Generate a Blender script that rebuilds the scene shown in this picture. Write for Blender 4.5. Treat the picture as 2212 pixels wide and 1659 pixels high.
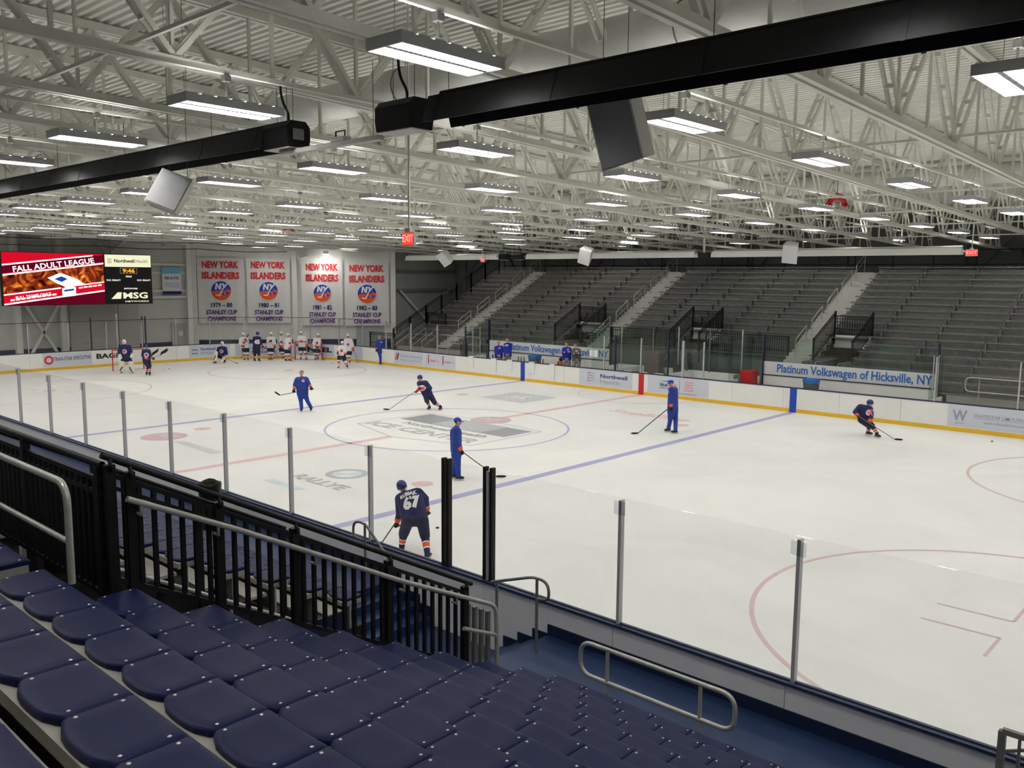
import bpy, bmesh, math, random
import numpy as np
from mathutils import Vector, Matrix
from mathutils.bvhtree import BVHTree
random.seed(7)
scene = bpy.context.scene
for o in list(bpy.data.objects): bpy.data.objects.remove(o)
COL = scene.collection
PI = math.pi

# ------------------------------------------------------------------ camera
# world: origin at centre ice, +X along the rink, +Y across it, ice at z = 0
IW, IH, FPX = 2212.0, 1659.0, 1859.63
CAM = Vector((23.532, -22.155, 5.663))
YAW, PITCH, ROLL = -0.7406, -0.1235, 0.0081
_f = Vector((math.sin(YAW)*math.cos(PITCH), math.cos(YAW)*math.cos(PITCH), math.sin(PITCH)))
_r = Vector((math.cos(YAW), -math.sin(YAW), 0)); _u = _r.cross(_f)
RGT = math.cos(ROLL)*_r + math.sin(ROLL)*_u
UPV = -math.sin(ROLL)*_r + math.cos(ROLL)*_u
FWD = _f
cd = bpy.data.cameras.new('camera'); cam = bpy.data.objects.new('camera', cd); COL.objects.link(cam)
cd.sensor_fit = 'HORIZONTAL'; cd.sensor_width = 36.0; cd.lens = 36.0*FPX/IW
cd.clip_start = 0.05; cd.clip_end = 300
m = Matrix((RGT, UPV, -FWD)).transposed().to_4x4(); m.translation = CAM
cam.matrix_world = m
scene.camera = cam

# ------------------------------------------------------------------ world, exposure
w = bpy.data.worlds.new('world'); scene.world = w; w.use_nodes = True
w.node_tree.nodes['Background'].inputs[0].default_value = (0.55, 0.58, 0.6, 1)
w.node_tree.nodes['Background'].inputs[1].default_value = 0.02
vs = scene.view_settings
vs.view_transform = 'Standard'; vs.look = 'None'; vs.exposure = 0.0; vs.gamma = 1.0; vs.use_curve_mapping = False
cy = scene.cycles
cy.max_bounces = 6; cy.diffuse_bounces = 4; cy.glossy_bounces = 3; cy.transparent_max_bounces = 16
cy.use_adaptive_sampling = True; cy.adaptive_threshold = .03; cy.use_light_tree = False; cy.light_sampling_threshold = .02
LAMP = 31.0          # radiance of the fluorescent strips

# ------------------------------------------------------------------ pixel helper (a pixel gives a direction only)
def back(px, py, ax, v):
    d = RGT*((px-IW/2)/FPX) - UPV*((py-IH/2)/FPX) + FWD
    return CAM + d*((v-CAM[ax])/d[ax])

# ------------------------------------------------------------------ materials
MATS = {}
def lin(c):
    return tuple(((v/12.92) if v <= 0.04045 else ((v+0.055)/1.055)**2.4) for v in c)
def mat(name, rgb, rough=0.6, metal=0.0, noise=0.0, nscale=6.0, bump=0.0, bscale=40.0, emit=0.0, spec=0.5, coat=0.0):
    """rgb is sRGB 0..255; grain and relief come from noise nodes"""
    if name in MATS: return MATS[name]
    m = bpy.data.materials.new(name); m.use_nodes = True; nt = m.node_tree
    b = nt.nodes['Principled BSDF']; c = lin([v/255 for v in rgb])
    b.inputs['Base Color'].default_value = (*c, 1); b.inputs['Roughness'].default_value = rough
    b.inputs['Metallic'].default_value = metal; b.inputs['Specular IOR Level'].default_value = spec
    if coat: b.inputs['Coat Weight'].default_value = coat
    tc = nt.nodes.new('ShaderNodeTexCoord')
    if noise:
        n = nt.nodes.new('ShaderNodeTexNoise'); n.inputs['Scale'].default_value = nscale; n.inputs['Detail'].default_value = 4
        nt.links.new(tc.outputs['Object'], n.inputs['Vector'])
        r = nt.nodes.new('ShaderNodeValToRGB')
        r.color_ramp.elements[0].position = 0.3; r.color_ramp.elements[1].position = 0.7
        r.color_ramp.elements[0].color = (*[max(0, v*(1-noise)) for v in c], 1)
        r.color_ramp.elements[1].color = (*[min(1, v*(1+noise)) for v in c], 1)
        nt.links.new(n.outputs['Fac'], r.inputs['Fac']); nt.links.new(r.outputs['Color'], b.inputs['Base Color'])
    if bump:
        n2 = nt.nodes.new('ShaderNodeTexNoise'); n2.inputs['Scale'].default_value = bscale
        nt.links.new(tc.outputs['Object'], n2.inputs['Vector'])
        bp = nt.nodes.new('ShaderNodeBump'); bp.inputs['Strength'].default_value = bump; bp.inputs['Distance'].default_value = 0.01
        nt.links.new(n2.outputs['Fac'], bp.inputs['Height']); nt.links.new(bp.outputs['Normal'], b.inputs['Normal'])
    if emit:
        b.inputs['Emission Color'].default_value = (*c, 1); b.inputs['Emission Strength'].default_value = emit
    MATS[name] = m
    return m

mat('white_steel', (222, 222, 212), .55, noise=.04, nscale=3)
mat('deck', (226, 226, 218), .6, noise=.03, nscale=1.5)
mat('duct', (222, 222, 216), .5, noise=.03, nscale=2, bump=.1, bscale=6)
mat('wall_white', (232, 232, 228), .75, noise=.04, nscale=1.2)
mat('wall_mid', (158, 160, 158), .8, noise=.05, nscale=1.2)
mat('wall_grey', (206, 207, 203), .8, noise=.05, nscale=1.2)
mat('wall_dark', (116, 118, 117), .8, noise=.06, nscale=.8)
mat('concrete', (128, 128, 126), .8, noise=.08, nscale=3)
mat('board_white', (236, 236, 233), .3, noise=.02, nscale=2)
mat('board_back', (236, 236, 238), .55, noise=.03, nscale=2)
mat('kick_yellow', (232, 184, 36), .35, noise=.06, nscale=3)
mat('cap_navy', (38, 52, 84), .4, noise=.08, nscale=5)
mat('navy_paint', (22, 34, 66), .5, noise=.08, nscale=4)
mat('walk_blue', (30, 52, 92), .45, noise=.10, nscale=2)
mat('black_steel', (14, 14, 16), .5, noise=.2, nscale=9, spec=.35)
mat('heater_black', (17, 18, 20), .55, noise=.2, nscale=5, spec=.25)
mat('black_matte', (20, 20, 21), .7)
mat('galv', (184, 184, 178), .36, metal=.45, noise=.10, nscale=18, bump=.06, bscale=60)
mat('galv_dull', (124, 124, 122), .5, metal=.35, noise=.1, nscale=14)
mat('alum', (196, 196, 192), .36, metal=.5, noise=.08, nscale=7)
mat('alum_seat', (128, 128, 126), .30, metal=.55, noise=.14, nscale=4)
mat('alum_paint', (160, 158, 150), .6, noise=.06, nscale=5)
mat('seat_blue', (19, 28, 72), .45, noise=.07, nscale=30, bump=.05, bscale=220, spec=.18)
mat('post_alum', (188, 189, 194), .35, metal=.25)
mat('bolt', (225, 225, 222), .3, metal=.6)
mat('lamp_housing', (196, 197, 200), .5, noise=.04)
mat('reflector', (200, 200, 200), .3, metal=.3)
mat('speaker_white', (205, 205, 200), .5, noise=.03)
mat('grille', (150, 152, 156), .6, noise=.1, nscale=60)
mat('red_plastic', (190, 24, 28), .35)
mat('exit_box', (215, 214, 210), .5)
mat('blue_line', (42, 66, 170), .4); mat('red_line', (200, 40, 50), .4)
mat('stripe_blue', (18, 68, 176), .35); mat('stripe_red', (200, 24, 40), .35)
mat('door_grey', (176, 179, 182), .6, noise=.04)
mat('roller', (190, 188, 182), .6, noise=.05)
mat('banner_cloth', (226, 225, 223), .85, noise=.03, nscale=4)
mat('print_red', (214, 44, 54), .8); mat('print_purple', (92, 44, 130), .8); mat('print_navy', (32, 48, 112), .8)
mat('print_blue', (26, 70, 190), .8); mat('print_orange', (240, 92, 38), .8); mat('print_white', (240, 240, 240), .8)
mat('print_black', (24, 24, 26), .7); mat('print_grey', (150, 156, 168), .7); mat('print_sign_blue', (52, 108, 190), .6)
mat('advert_grey', (206, 210, 222), .35, noise=.02)
mat('sign_band', (214, 216, 218), .45, noise=.02)
mat('tarp_blue', (30, 110, 190), .4); mat('bin_grey', (96, 100, 98), .6)
mat('paper', (235, 235, 235), .8)
mat('brown_leather', (150, 100, 40), .6)
mat('white_seam', (196, 194, 186), .5, metal=.3)

# ice: white sheet, faint scuffs and a soft sheen
def ice_material():
    m = bpy.data.materials.new('ice'); m.use_nodes = True; nt = m.node_tree; b = nt.nodes['Principled BSDF']
    tc = nt.nodes.new('ShaderNodeTexCoord')
    n = nt.nodes.new('ShaderNodeTexNoise'); n.inputs['Scale'].default_value = .22; n.inputs['Detail'].default_value = 7; n.inputs['Roughness'].default_value = .62
    n.inputs['Distortion'].default_value = .6
    nt.links.new(tc.outputs['Object'], n.inputs['Vector'])
    r = nt.nodes.new('ShaderNodeValToRGB'); e = r.color_ramp.elements
    e[0].position = .32; e[1].position = .62
    e[0].color = (*lin((.905, .912, .900)), 1); e[1].color = (*lin((.955, .955, .945)), 1)
    nt.links.new(n.outputs['Fac'], r.inputs['Fac'])
    nt.links.new(r.outputs['Color'], b.inputs['Base Color'])
    n2 = nt.nodes.new('ShaderNodeTexNoise'); n2.inputs['Scale'].default_value = 2.5; n2.inputs['Detail'].default_value = 8
    nt.links.new(tc.outputs['Object'], n2.inputs['Vector'])
    r2 = nt.nodes.new('ShaderNodeMapRange'); r2.inputs['To Min'].default_value = .34; r2.inputs['To Max'].default_value = .52
    nt.links.new(n2.outputs['Fac'], r2.inputs['Value']); nt.links.new(r2.outputs['Result'], b.inputs['Roughness'])
    b.inputs['Specular IOR Level'].default_value = .35
    MATS['ice'] = m
ice_material()
# paint seen through the ice: pale, wavering edges in strength
def ice_paint(name, rgb, fade):
    m = bpy.data.materials.new(name); m.use_nodes = True; nt = m.node_tree; b = nt.nodes['Principled BSDF']
    tc = nt.nodes.new('ShaderNodeTexCoord')
    n = nt.nodes.new('ShaderNodeTexNoise'); n.inputs['Scale'].default_value = 3; n.inputs['Detail'].default_value = 6
    nt.links.new(tc.outputs['Object'], n.inputs['Vector'])
    r = nt.nodes.new('ShaderNodeValToRGB'); e = r.color_ramp.elements; e[0].position = .3; e[1].position = .75
    w = (238, 240, 240)
    c0 = [(a*(1-fade)+b_*fade)/255 for a, b_ in zip(rgb, w)]; c1 = [(a*(1-fade*1.18)+b_*min(1, fade*1.18))/255 for a, b_ in zip(rgb, w)]
    e[0].color = (*lin(c0), 1); e[1].color = (*lin([max(0, v) for v in c1]), 1)
    nt.links.new(n.outputs['Fac'], r.inputs['Fac']); nt.links.new(r.outputs['Color'], b.inputs['Base Color'])
    b.inputs['Roughness'].default_value = .42; b.inputs['Specular IOR Level'].default_value = .35
    MATS[name] = m
ice_paint('ice_blue', (80, 80, 180), .54); ice_paint('ice_red', (214, 70, 90), .66); ice_paint('ice_thin_red', (190, 120, 130), .56)
ice_paint('ice_grey', (120, 124, 134), .52); ice_paint('ice_dark', (92, 96, 108), .40); ice_paint('ice_pale', (150, 156, 168), .6)
ice_paint('ice_circle_blue', (96, 100, 190), .5); ice_paint('ice_logo_red', (170, 60, 90), .62); ice_paint('ice_cyan', (120, 190, 215), .66)
ice_paint('ice_pink', (240, 130, 130), .62)

def glass_material(name, tint, refl):
    m = bpy.data.materials.new(name); m.use_nodes = True; nt = m.node_tree; nt.nodes.clear()
    out = nt.nodes.new('ShaderNodeOutputMaterial'); mx = nt.nodes.new('ShaderNodeMixShader')
    tr = nt.nodes.new('ShaderNodeBsdfTransparent'); tr.inputs[0].default_value = (*tint, 1)
    gl = nt.nodes.new('ShaderNodeBsdfGlossy'); gl.inputs['Roughness'].default_value = .03
    lw = nt.nodes.new('ShaderNodeLayerWeight'); lw.inputs['Blend'].default_value = .5      # facing: 0 head-on .. 1 edge-on
    pw = nt.nodes.new('ShaderNodeMath'); pw.operation = 'POWER'; pw.inputs[1].default_value = 4.0
    mu = nt.nodes.new('ShaderNodeMath'); mu.operation = 'MULTIPLY_ADD'; mu.inputs[1].default_value = refl; mu.inputs[2].default_value = .018
    nt.links.new(lw.outputs['Facing'], pw.inputs[0]); nt.links.new(pw.outputs[0], mu.inputs[0]); nt.links.new(mu.outputs[0], mx.inputs[0])
    nt.links.new(tr.outputs[0], mx.inputs[1]); nt.links.new(gl.outputs[0], mx.inputs[2]); nt.links.new(mx.outputs[0], out.inputs[0])
    MATS[name] = m
glass_material('glass', (.985, .985, .985), .35)
glass_material('glass_green', (.86, .92, .89), .4)
glass_material('clear_plastic', (.86, .87, .90), .5)

def emitter(name, rgb, strength):
    m = bpy.data.materials.new(name); m.use_nodes = True; nt = m.node_tree; nt.nodes.clear()
    out = nt.nodes.new('ShaderNodeOutputMaterial'); e = nt.nodes.new('ShaderNodeEmission')
    e.inputs[0].default_value = (*lin([v/255 for v in rgb]), 1); e.inputs[1].default_value = strength
    nt.links.new(e.outputs[0], out.inputs[0]); MATS[name] = m
    if strength < 10: m.cycles.emission_sampling = 'NONE'      # small glows light the room too little to be worth sampling
emitter('lamp_on', (255, 252, 247), LAMP)
emitter('lamp_strip', (255, 250, 238), 3.0)
emitter('exit_red', (255, 70, 60), 1.2)
emitter('flood', (255, 250, 240), 260)
mat('heater_white', (240, 240, 236), .4)

# ------------------------------------------------------------------ mesh builder
class MB:
    def __init__(s): s.v = []; s.f = []; s.sm = []; s.mi = []; s.m = 0
    def add(s, verts, faces, smooth=False):
        b = len(s.v); s.v += [tuple(p) for p in verts]
        for f in faces: s.f.append([b+i for i in f]); s.sm.append(smooth); s.mi.append(s.m)
        return s
    def box(s, x0, x1, y0, y1, z0, z1):
        return s.add([(x0,y0,z0),(x1,y0,z0),(x1,y1,z0),(x0,y1,z0),(x0,y0,z1),(x1,y0,z1),(x1,y1,z1),(x0,y1,z1)],
                     [(0,3,2,1),(4,5,6,7),(0,1,5,4),(1,2,6,5),(2,3,7,6),(3,0,4,7)])
    def cbox(s, c, d): return s.box(c[0]-d[0]/2,c[0]+d[0]/2,c[1]-d[1]/2,c[1]+d[1]/2,c[2]-d[2]/2,c[2]+d[2]/2)
    def bar(s, a, b, w, h, up=(0,0,1)):
        a = Vector(a); b = Vector(b); d = (b-a).normalized(); u = Vector(up)
        if abs(d.dot(u)) > .98: u = Vector((1,0,0)) if abs(d.x) < .9 else Vector((0,1,0))
        r = d.cross(u).normalized(); u = r.cross(d).normalized()
        vs_ = []
        for p in (a, b):
            for i, j in ((-1,-1),(1,-1),(1,1),(-1,1)): vs_.append(p + r*(i*w/2) + u*(j*h/2))
        return s.add(vs_, [(0,1,2,3),(7,6,5,4),(0,4,5,1),(1,5,6,2),(2,6,7,3),(3,7,4,0)])
    def tube(s, pts, r, n=8, cap=True, smooth=True, closed=False):
        pts = [Vector(p) for p in pts]; rings = []
        L = len(pts); rr = r if hasattr(r, '__len__') else [r]*L
        prev = None
        for i, p in enumerate(pts):
            if closed: d = (pts[(i+1) % L]-pts[i-1])
            else: d = (pts[min(i+1, L-1)]-pts[max(i-1, 0)])
            d.normalize()
            if prev is None:
                u = Vector((0,0,1)) if abs(d.z) < .9 else Vector((1,0,0))
            else: u = prev
            a = d.cross(u)
            if a.length < 1e-6: a = d.cross(Vector((0.3,1,.2)))
            a.normalize(); u = a.cross(d).normalized(); prev = u
            rings.append([p + (a*math.cos(2*PI*k/n) + u*math.sin(2*PI*k/n))*rr[i] for k in range(n)])
        vs_ = [v for rg in rings for v in rg]; fs = []
        for i in range(L if closed else L-1):
            j = (i+1) % L
            for k in range(n): fs.append((i*n+k, i*n+(k+1) % n, j*n+(k+1) % n, j*n+k))
        s.add(vs_, fs, smooth)
        if cap and not closed:
            s.add(rings[0], [tuple(range(n))[::-1]]); s.add(rings[-1], [tuple(range(n))])
        return s
    def prism(s, poly, z0, z1):
        n = len(poly)
        s.add([(x,y,z0) for x,y in poly]+[(x,y,z1) for x,y in poly],
              [tuple(range(n))[::-1], tuple(range(n,2*n))]+[(i,(i+1)%n,n+(i+1)%n,n+i) for i in range(n)])
        return s
    def extrude(s, prof, axis, a, b, smooth=False):
        """closed profile (list of 2-tuples) swept along an axis: 'x' -> prof is (y,z); 'y' -> prof is (x,z)"""
        n = len(prof)
        P = (lambda t, q: (t, q[0], q[1])) if axis == 'x' else (lambda t, q: (q[0], t, q[1]))
        s.add([P(a, q) for q in prof]+[P(b, q) for q in prof],
              [tuple(range(n))[::-1], tuple(range(n,2*n))]+[(i,(i+1)%n,n+(i+1)%n,n+i) for i in range(n)])
        return s
    def lathe(s, prof, c=(0,0,0), n=16, smooth=True):
        vs_ = []; fs = []
        for r, z in prof:
            for k in range(n): vs_.append((c[0]+r*math.cos(2*PI*k/n), c[1]+r*math.sin(2*PI*k/n), c[2]+z))
        for i in range(len(prof)-1):
            for k in range(n): fs.append((i*n+k, i*n+(k+1)%n, (i+1)*n+(k+1)%n, (i+1)*n+k))
        s.add(vs_, fs, smooth)
        if prof[0][0] > 1e-4: s.add(vs_[:n], [tuple(range(n))[::-1]])
        if prof[-1][0] > 1e-4: s.add(vs_[-n:], [tuple(range(n))])
        return s
    def ball(s, c, r, n=10, k=6, sc=(1,1,1)):
        prof = [(r*math.sin(PI*i/k), -r*math.cos(PI*i/k)) for i in range(k+1)]
        b = len(s.v); s.lathe(prof, (0,0,0), n)
        for i in range(b, len(s.v)):
            v = s.v[i]; s.v[i] = (c[0]+v[0]*sc[0], c[1]+v[1]*sc[1], c[2]+v[2]*sc[2])
        return s
    def xf(s, M):
        s.v = [tuple(M @ Vector(v)) for v in s.v]; return s
    def mesh(s, name, mats):
        me = bpy.data.meshes.new(name); me.from_pydata(s.v, [], s.f)
        if any(s.sm): me.polygons.foreach_set('use_smooth', s.sm)
        ml = mats if isinstance(mats, (list, tuple)) else [mats]
        for q in ml: me.materials.append(MATS[q])
        if len(ml) > 1: me.polygons.foreach_set('material_index', s.mi)
        me.update(); return me
    def build(s, name, mats, parent=None, loc=None, rot=None):
        return ob(name, s.mesh(name, mats), parent, loc, rot)

def ob(name, me, parent=None, loc=None, rot=None, scale=None):
    o = bpy.data.objects.new(name, me); COL.objects.link(o)
    if parent is not None: o.parent = parent
    if loc is not None: o.location = loc
    if rot is not None: o.rotation_euler = rot
    if scale is not None: o.scale = scale
    return o
def tag(o, label, cat, group=None):
    o['label'] = label; o['category'] = cat
    if group: o['group'] = group
    return o
def thing(name, label, cat, loc=(0,0,0), rot=(0,0,0), group=None):
    o = bpy.data.objects.new(name, None); COL.objects.link(o); o.location = loc; o.rotation_euler = rot
    o.empty_display_size = .2
    return tag(o, label, cat, group)
def struct(name, mb, mats, parent=None):
    o = mb.build(name, mats, parent)
    if parent is None: o['kind'] = 'structure'
    return o
def flat(polys, z=0.0):
    """MB of flat polygons in the XY plane"""
    b = MB()
    for p in polys: b.add([(x, y, z) for x, y in p], [tuple(range(len(p)))])
    return b
def ring_mesh(r0, r1, n=64, a0=0, a1=2*PI, c=(0,0), z=0):
    b = MB(); full = abs(a1-a0-2*PI) < 1e-6; k = n if full else n+1
    vs_ = []
    for i in range(k):
        a = a0+(a1-a0)*i/n
        vs_ += [(c[0]+r0*math.cos(a), c[1]+r0*math.sin(a), z), (c[0]+r1*math.cos(a), c[1]+r1*math.sin(a), z)]
    fs = []
    for i in range(n):
        j = (i+1) % k; fs.append((2*i, 2*i+1, 2*j+1, 2*j))
    return b.add(vs_, fs)
def disc(r, n=48, c=(0,0), sx=1, sy=1):
    return [(c[0]+sx*r*math.cos(2*PI*i/n), c[1]+sy*r*math.sin(2*PI*i/n)) for i in range(n)]

_txt = {}
def text_mesh(body, size, bold=0.0, xs=1.0, align='CENTER', mats='print_black', spacing=1.0):
    key = (body, size, bold, xs, align, mats, spacing)
    if key in _txt: return _txt[key]
    cu = bpy.data.curves.new('lettering', 'FONT'); cu.body = body; cu.size = size; cu.offset = bold
    cu.align_x = align; cu.align_y = 'CENTER'; cu.resolution_u = 2; cu.space_character = spacing
    o = bpy.data.objects.new('lettering_tmp', cu); COL.objects.link(o)
    me = bpy.data.meshes.new_from_object(o)
    bpy.data.objects.remove(o); bpy.data.curves.remove(cu)
    me.name = 'lettering'
    n = len(me.vertices); a = np.empty(n*3); me.vertices.foreach_get('co', a); a[0::3] *= xs; me.vertices.foreach_set('co', a)
    me.materials.clear(); me.materials.append(MATS[mats]); me.update()
    _txt[key] = me
    return me
def frame(origin, right, up):
    r = Vector(right).normalized(); u = Vector(up); u = (u-r*u.dot(r)).normalized(); n = r.cross(u)
    M = Matrix((r, u, n)).transposed().to_4x4(); M.translation = Vector(origin)
    return M
def put(name, me, M, parent):
    """mesh placed by a world matrix, parented (parents here carry only a location/rotation)"""
    o = bpy.data.objects.new(name, me); COL.objects.link(o)
    if parent is not None:
        o.parent = parent; P = parent_world(parent); o.matrix_local = P.inverted() @ M
    else: o.matrix_local = M
    return o
def parent_world(o):
    M = Matrix.LocRotScale(o.location, o.rotation_euler, o.scale) if o.rotation_mode != 'QUATERNION' else o.matrix_basis
    return parent_world(o.parent) @ M if o.parent else M
def letter(body, size, M, parent, mats, bold=0.0, xs=1.0, align='CENTER', name='lettering', spacing=1.0):
    return put(name, text_mesh(body, size, bold, xs, align, mats, spacing), M, parent)
# ================================================================== SETTING
HL, HW, CR = 30.48, 12.954, 8.53
def rrect(off=0.0, n=14):
    """inner line of the boards pushed outwards by off"""
    pts = []; r = CR+off
    for cx, cy, a0 in ((HL-CR, HW-CR, 0), (-HL+CR, HW-CR, PI/2), (-HL+CR, -HW+CR, PI), (HL-CR, -HW+CR, 1.5*PI)):
        for i in range(n+1):
            a = a0+PI/2*i/n; pts.append((cx+r*math.cos(a), cy+r*math.sin(a)))
    return pts
struct('floor', MB().box(-37, 37, -28, 28, -.35, -.06), 'concrete')
ice = MB().add([(x, y, 0) for x, y in rrect(.05)], [tuple(range(60))]).build('ice_sheet', 'ice')
tag(ice, 'white scuffed ice sheet with painted lines inside the boards', 'ice')
IZ = .004
# painted lines and adverts under the ice
def paint(name, polys, m, z=IZ):
    return flat(polys, z).build(name, m, ice)
def rect(x0, x1, y0, y1): return [(x0, y0), (x1, y0), (x1, y1), (x0, y1)]
paint('centre_line', [rect(-.15, .15, -12.9, -2.85)], 'ice_red'); paint('centre_line', [rect(-.15, .15, 3.0, 12.9)], 'ice_red')
for s in (-1, 1):
    paint('blue_line', [rect(s*7.77-.15, s*7.77+.15, -12.9, 12.9)], 'ice_blue')
    gx = s*27.13; paint('goal_line', [rect(gx-.025, gx+.025, -11.2, 11.2)], 'ice_red')
    ring_mesh(1.78, 1.83, 32, PI/2 if s > 0 else -PI/2, 1.5*PI if s > 0 else PI/2, (gx, 0), IZ).build('goal_crease', 'ice_thin_red', ice)
    for t in (-1, 1):
        fx, fy = s*21.03, t*6.706
        ring_mesh(4.53, 4.61, 72, c=(fx, fy), z=IZ).build('faceoff_circle', 'ice_thin_red', ice)
        paint('faceoff_spot', [disc(.3, 24, (fx, fy))], 'ice_red')
        for qx in (-1, 1):
            for qy in (-1, 1):
                ax, ay = fx+qx*.6, fy+qy*.45
                paint('faceoff_mark', [rect(min(ax, ax+qx*1.2), max(ax, ax+qx*1.2), ay-.025, ay+.025), rect(ax-.025, ax+.025, min(ay, ay+qy*.9), max(ay, ay+qy*.9))], 'ice_thin_red')
        paint('faceoff_spot', [disc(.3, 24, (s*6.1, fy))], 'ice_red')
ring_mesh(4.53, 4.61, 96, z=IZ).build('centre_circle', 'ice_circle_blue', ice)
ring_mesh(3.03, 3.07, 40, PI, 2*PI, (0, 12.95), IZ).build('referee_crease', 'ice_thin_red', ice)
# centre ice emblem
def outline(pts, w):
    o = []; n = len(pts)
    for i in range(n):
        a = Vector(pts[i]); b = Vector(pts[(i+1) % n]); d = (b-a).normalized(); q = Vector((-d.y, d.x))*w/2; e = d*w/2
        o.append([tuple(a-e-q), tuple(b+e-q), tuple(b+e+q), tuple(a-e+q)])
    return o
paint('emblem_outline', outline([(-3.0, -1.95), (0, -2.8), (3.2, -1.95), (3.2, 1.7), (1.3, 2.0), (-1.3, 2.0), (-2.95, 1.65)], .06), 'ice_grey')
paint('emblem_band', [[(-2.75, -.05), (2.95, -.05), (2.95, 1.5), (-2.75, 1.6)]], 'ice_dark', IZ)
paint('emblem_band_light', [[(-.95, .0), (1.7, 0.0), (1.7, 1.56), (-.95, 1.56)]], 'ice_grey', IZ*1.6)
def ice_text(t, x, y, size, m, rot=0.0, bold=.012, xs=1.0, z=IZ*1.5):
    d = Vector((math.cos(rot), math.sin(rot), 0)); u = Vector((-d.y, d.x, 0))
    return letter(t, size, frame((x, y, z), d, u), ice, m, bold, xs)
ice_text('Northwell Health', .3, -.5, .62, 'ice_dark', bold=.01)
ice_text('ICE CENTER', 0, -1.45, .98, 'ice_grey', bold=.03, xs=1.08)
paint('emblem_disc', [disc(.72, 40, (.05, 2.3))], 'ice_logo_red', IZ*1.4)
ring_mesh(.72, .82, 40, c=(.05, 2.3), z=IZ*1.5).build('emblem_ring', 'ice_grey', ice)
ice_text('N', -.2, 2.42, .7, 'ice_pale', bold=.03, z=IZ*2.2); ice_text('Y', .3, 2.42, .7, 'ice_pale', bold=.03, z=IZ*2.2)
# neutral-zone adverts
paint('advert_square', [rect(-4.9, -2.2, 6.65, 9.2)], 'ice_pale')
ring_mesh(.5, .62, 32, c=(-3.55, 7.9), z=IZ*1.6).build('advert_ring', 'ice', ice)
paint('advert_swoosh', [disc(.28, 20, (-3.85, 7.95)), disc(.28, 20, (-3.25, 7.95))], 'ice', IZ*1.6)
ice_text('Stop&Shop', 3.9, 7.85, 1.05, 'ice_pink', bold=.03, xs=.82)
paint('emblem_disc', [disc(.78, 40, (-5.6, -8.4))], 'ice_logo_red'); ice_text('N', -5.85, -8.3, .7, 'ice_pale', bold=.03); ice_text('Y', -5.35, -8.3, .7, 'ice_pale', bold=.03)
paint('emblem_stick', [[(-4.6, -8.6), (-4.3, -8.3), (-1.6, -8.35), (-1.7, -8.75)]], 'ice_pale')
ring_mesh(.42, .62, 40, c=(3.65, -7.42), z=IZ).build('badge_ring', 'ice_grey', ice)
paint('badge_quarter', [[(3.65, -7.42)]+[(3.65+.42*math.cos(a0+PI/2*i/8), -7.42+.42*math.sin(a0+PI/2*i/8)) for i in range(9)] for a0 in (0, PI)], 'ice_cyan')
ice_text('RALLYE', 3.9, -8.55, .62, 'ice_grey', bold=.02, xs=1.1); paint('badge_bar', [[(2.6, -9.5), (4.2, -9.5), (4.3, -9.25), (2.7, -9.25)]], 'ice_cyan')

# ---- end wall, angled banner wall, recess wall, far wall, near wall, right wall
WX = -36.3
def wall_seg(name, a, b, h, m, th=.2):
    """upright wall between two plan points, face on the line a->b, thickness to its left"""
    a = Vector((*a, 0)); b = Vector((*b, 0)); d = (b-a).normalized(); n = Vector((-d.y, d.x, 0))*th
    mb = MB(); q = [a, b, b+n, a+n]
    mb.add([(*p.xy, -.06) for p in q]+[(*p.xy, h) for p in q], [(3,2,1,0),(4,5,6,7),(0,1,5,4),(1,2,6,5),(2,3,7,6),(3,0,4,7)])
    return struct(name, mb, m)
cpt = back(419, 700, 0, WX)
YC = cpt.y
BD = Vector((.588, .809, 0)).normalized()       # direction of the banner wall in plan
BO = Vector((WX, YC, 0))
BN = Vector((BD.y, -BD.x, 0))                   # faces the rink
def on_bwall(px, py, off=0.0):
    d = RGT*((px-IW/2)/FPX) - UPV*((py-IH/2)/FPX) + FWD
    o = BO + BN*off
    t = (o-CAM).dot(BN)/d.dot(BN); return CAM+d*t
BE = on_bwall(851, 700)
WH = 11.0
wl = wall_seg('wall_left', (WX, -27.7), (WX, YC), WH, 'wall_grey')
wb = wall_seg('wall_banner', (BO.x, BO.y), (BE.x, BE.y), WH, 'wall_white')
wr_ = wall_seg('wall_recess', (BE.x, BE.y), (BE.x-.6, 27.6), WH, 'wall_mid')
wf = wall_seg('wall_back', (BE.x-.8, 27.5), (36.5, 27.5), WH, 'wall_dark')  # shadow on this far wall is put into its dark grey paint
wall_seg('wall_right', (36.3, 27.7), (36.3, -27.7), WH, 'wall_grey')
wall_seg('wall_front', (36.5, -27.5), (-36.5, -27.5), WH, 'wall_grey')
def wpart(name, parent, a, b, w, h, m): return MB().bar(a, b, w, h).build(name, m, parent)
# end wall dressing: columns, girts, braces, roller doors, a door with a notice, baseboard
for px in (38, 136, 409):
    p = back(px, 700, 0, WX+.2); wpart('column', wl, (p.x, p.y, 0), (p.x, p.y, 9.6), .35, .5, 'wall_white')
for z in (4.05, 4.5, 5.75, 6.35, 8.2):
    wpart('girt', wl, (WX+.12, -20, z), (WX+.12, YC-.3, z), .16, .16, 'wall_white')
y1, y2 = back(55, 700, 0, WX).y, back(125, 700, 0, WX).y
for a, b in ((y1, y2), (y2, y1)): wpart('brace', wl, (WX+.25, a, .2), (WX+.25, b, 3.6), .16, .16, 'wall_white')
y1, y2 = back(160, 500, 0, WX).y, back(300, 500, 0, WX).y
wpart('brace', wl, (WX+.25, y1, 8.8), (WX+.25, (y1+y2)/2, 7.0), .14, .14, 'wall_white'); wpart('brace', wl, (WX+.25, y2, 8.8), (WX+.25, (y1+y2)/2, 7.0), .14, .14, 'wall_white')
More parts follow.
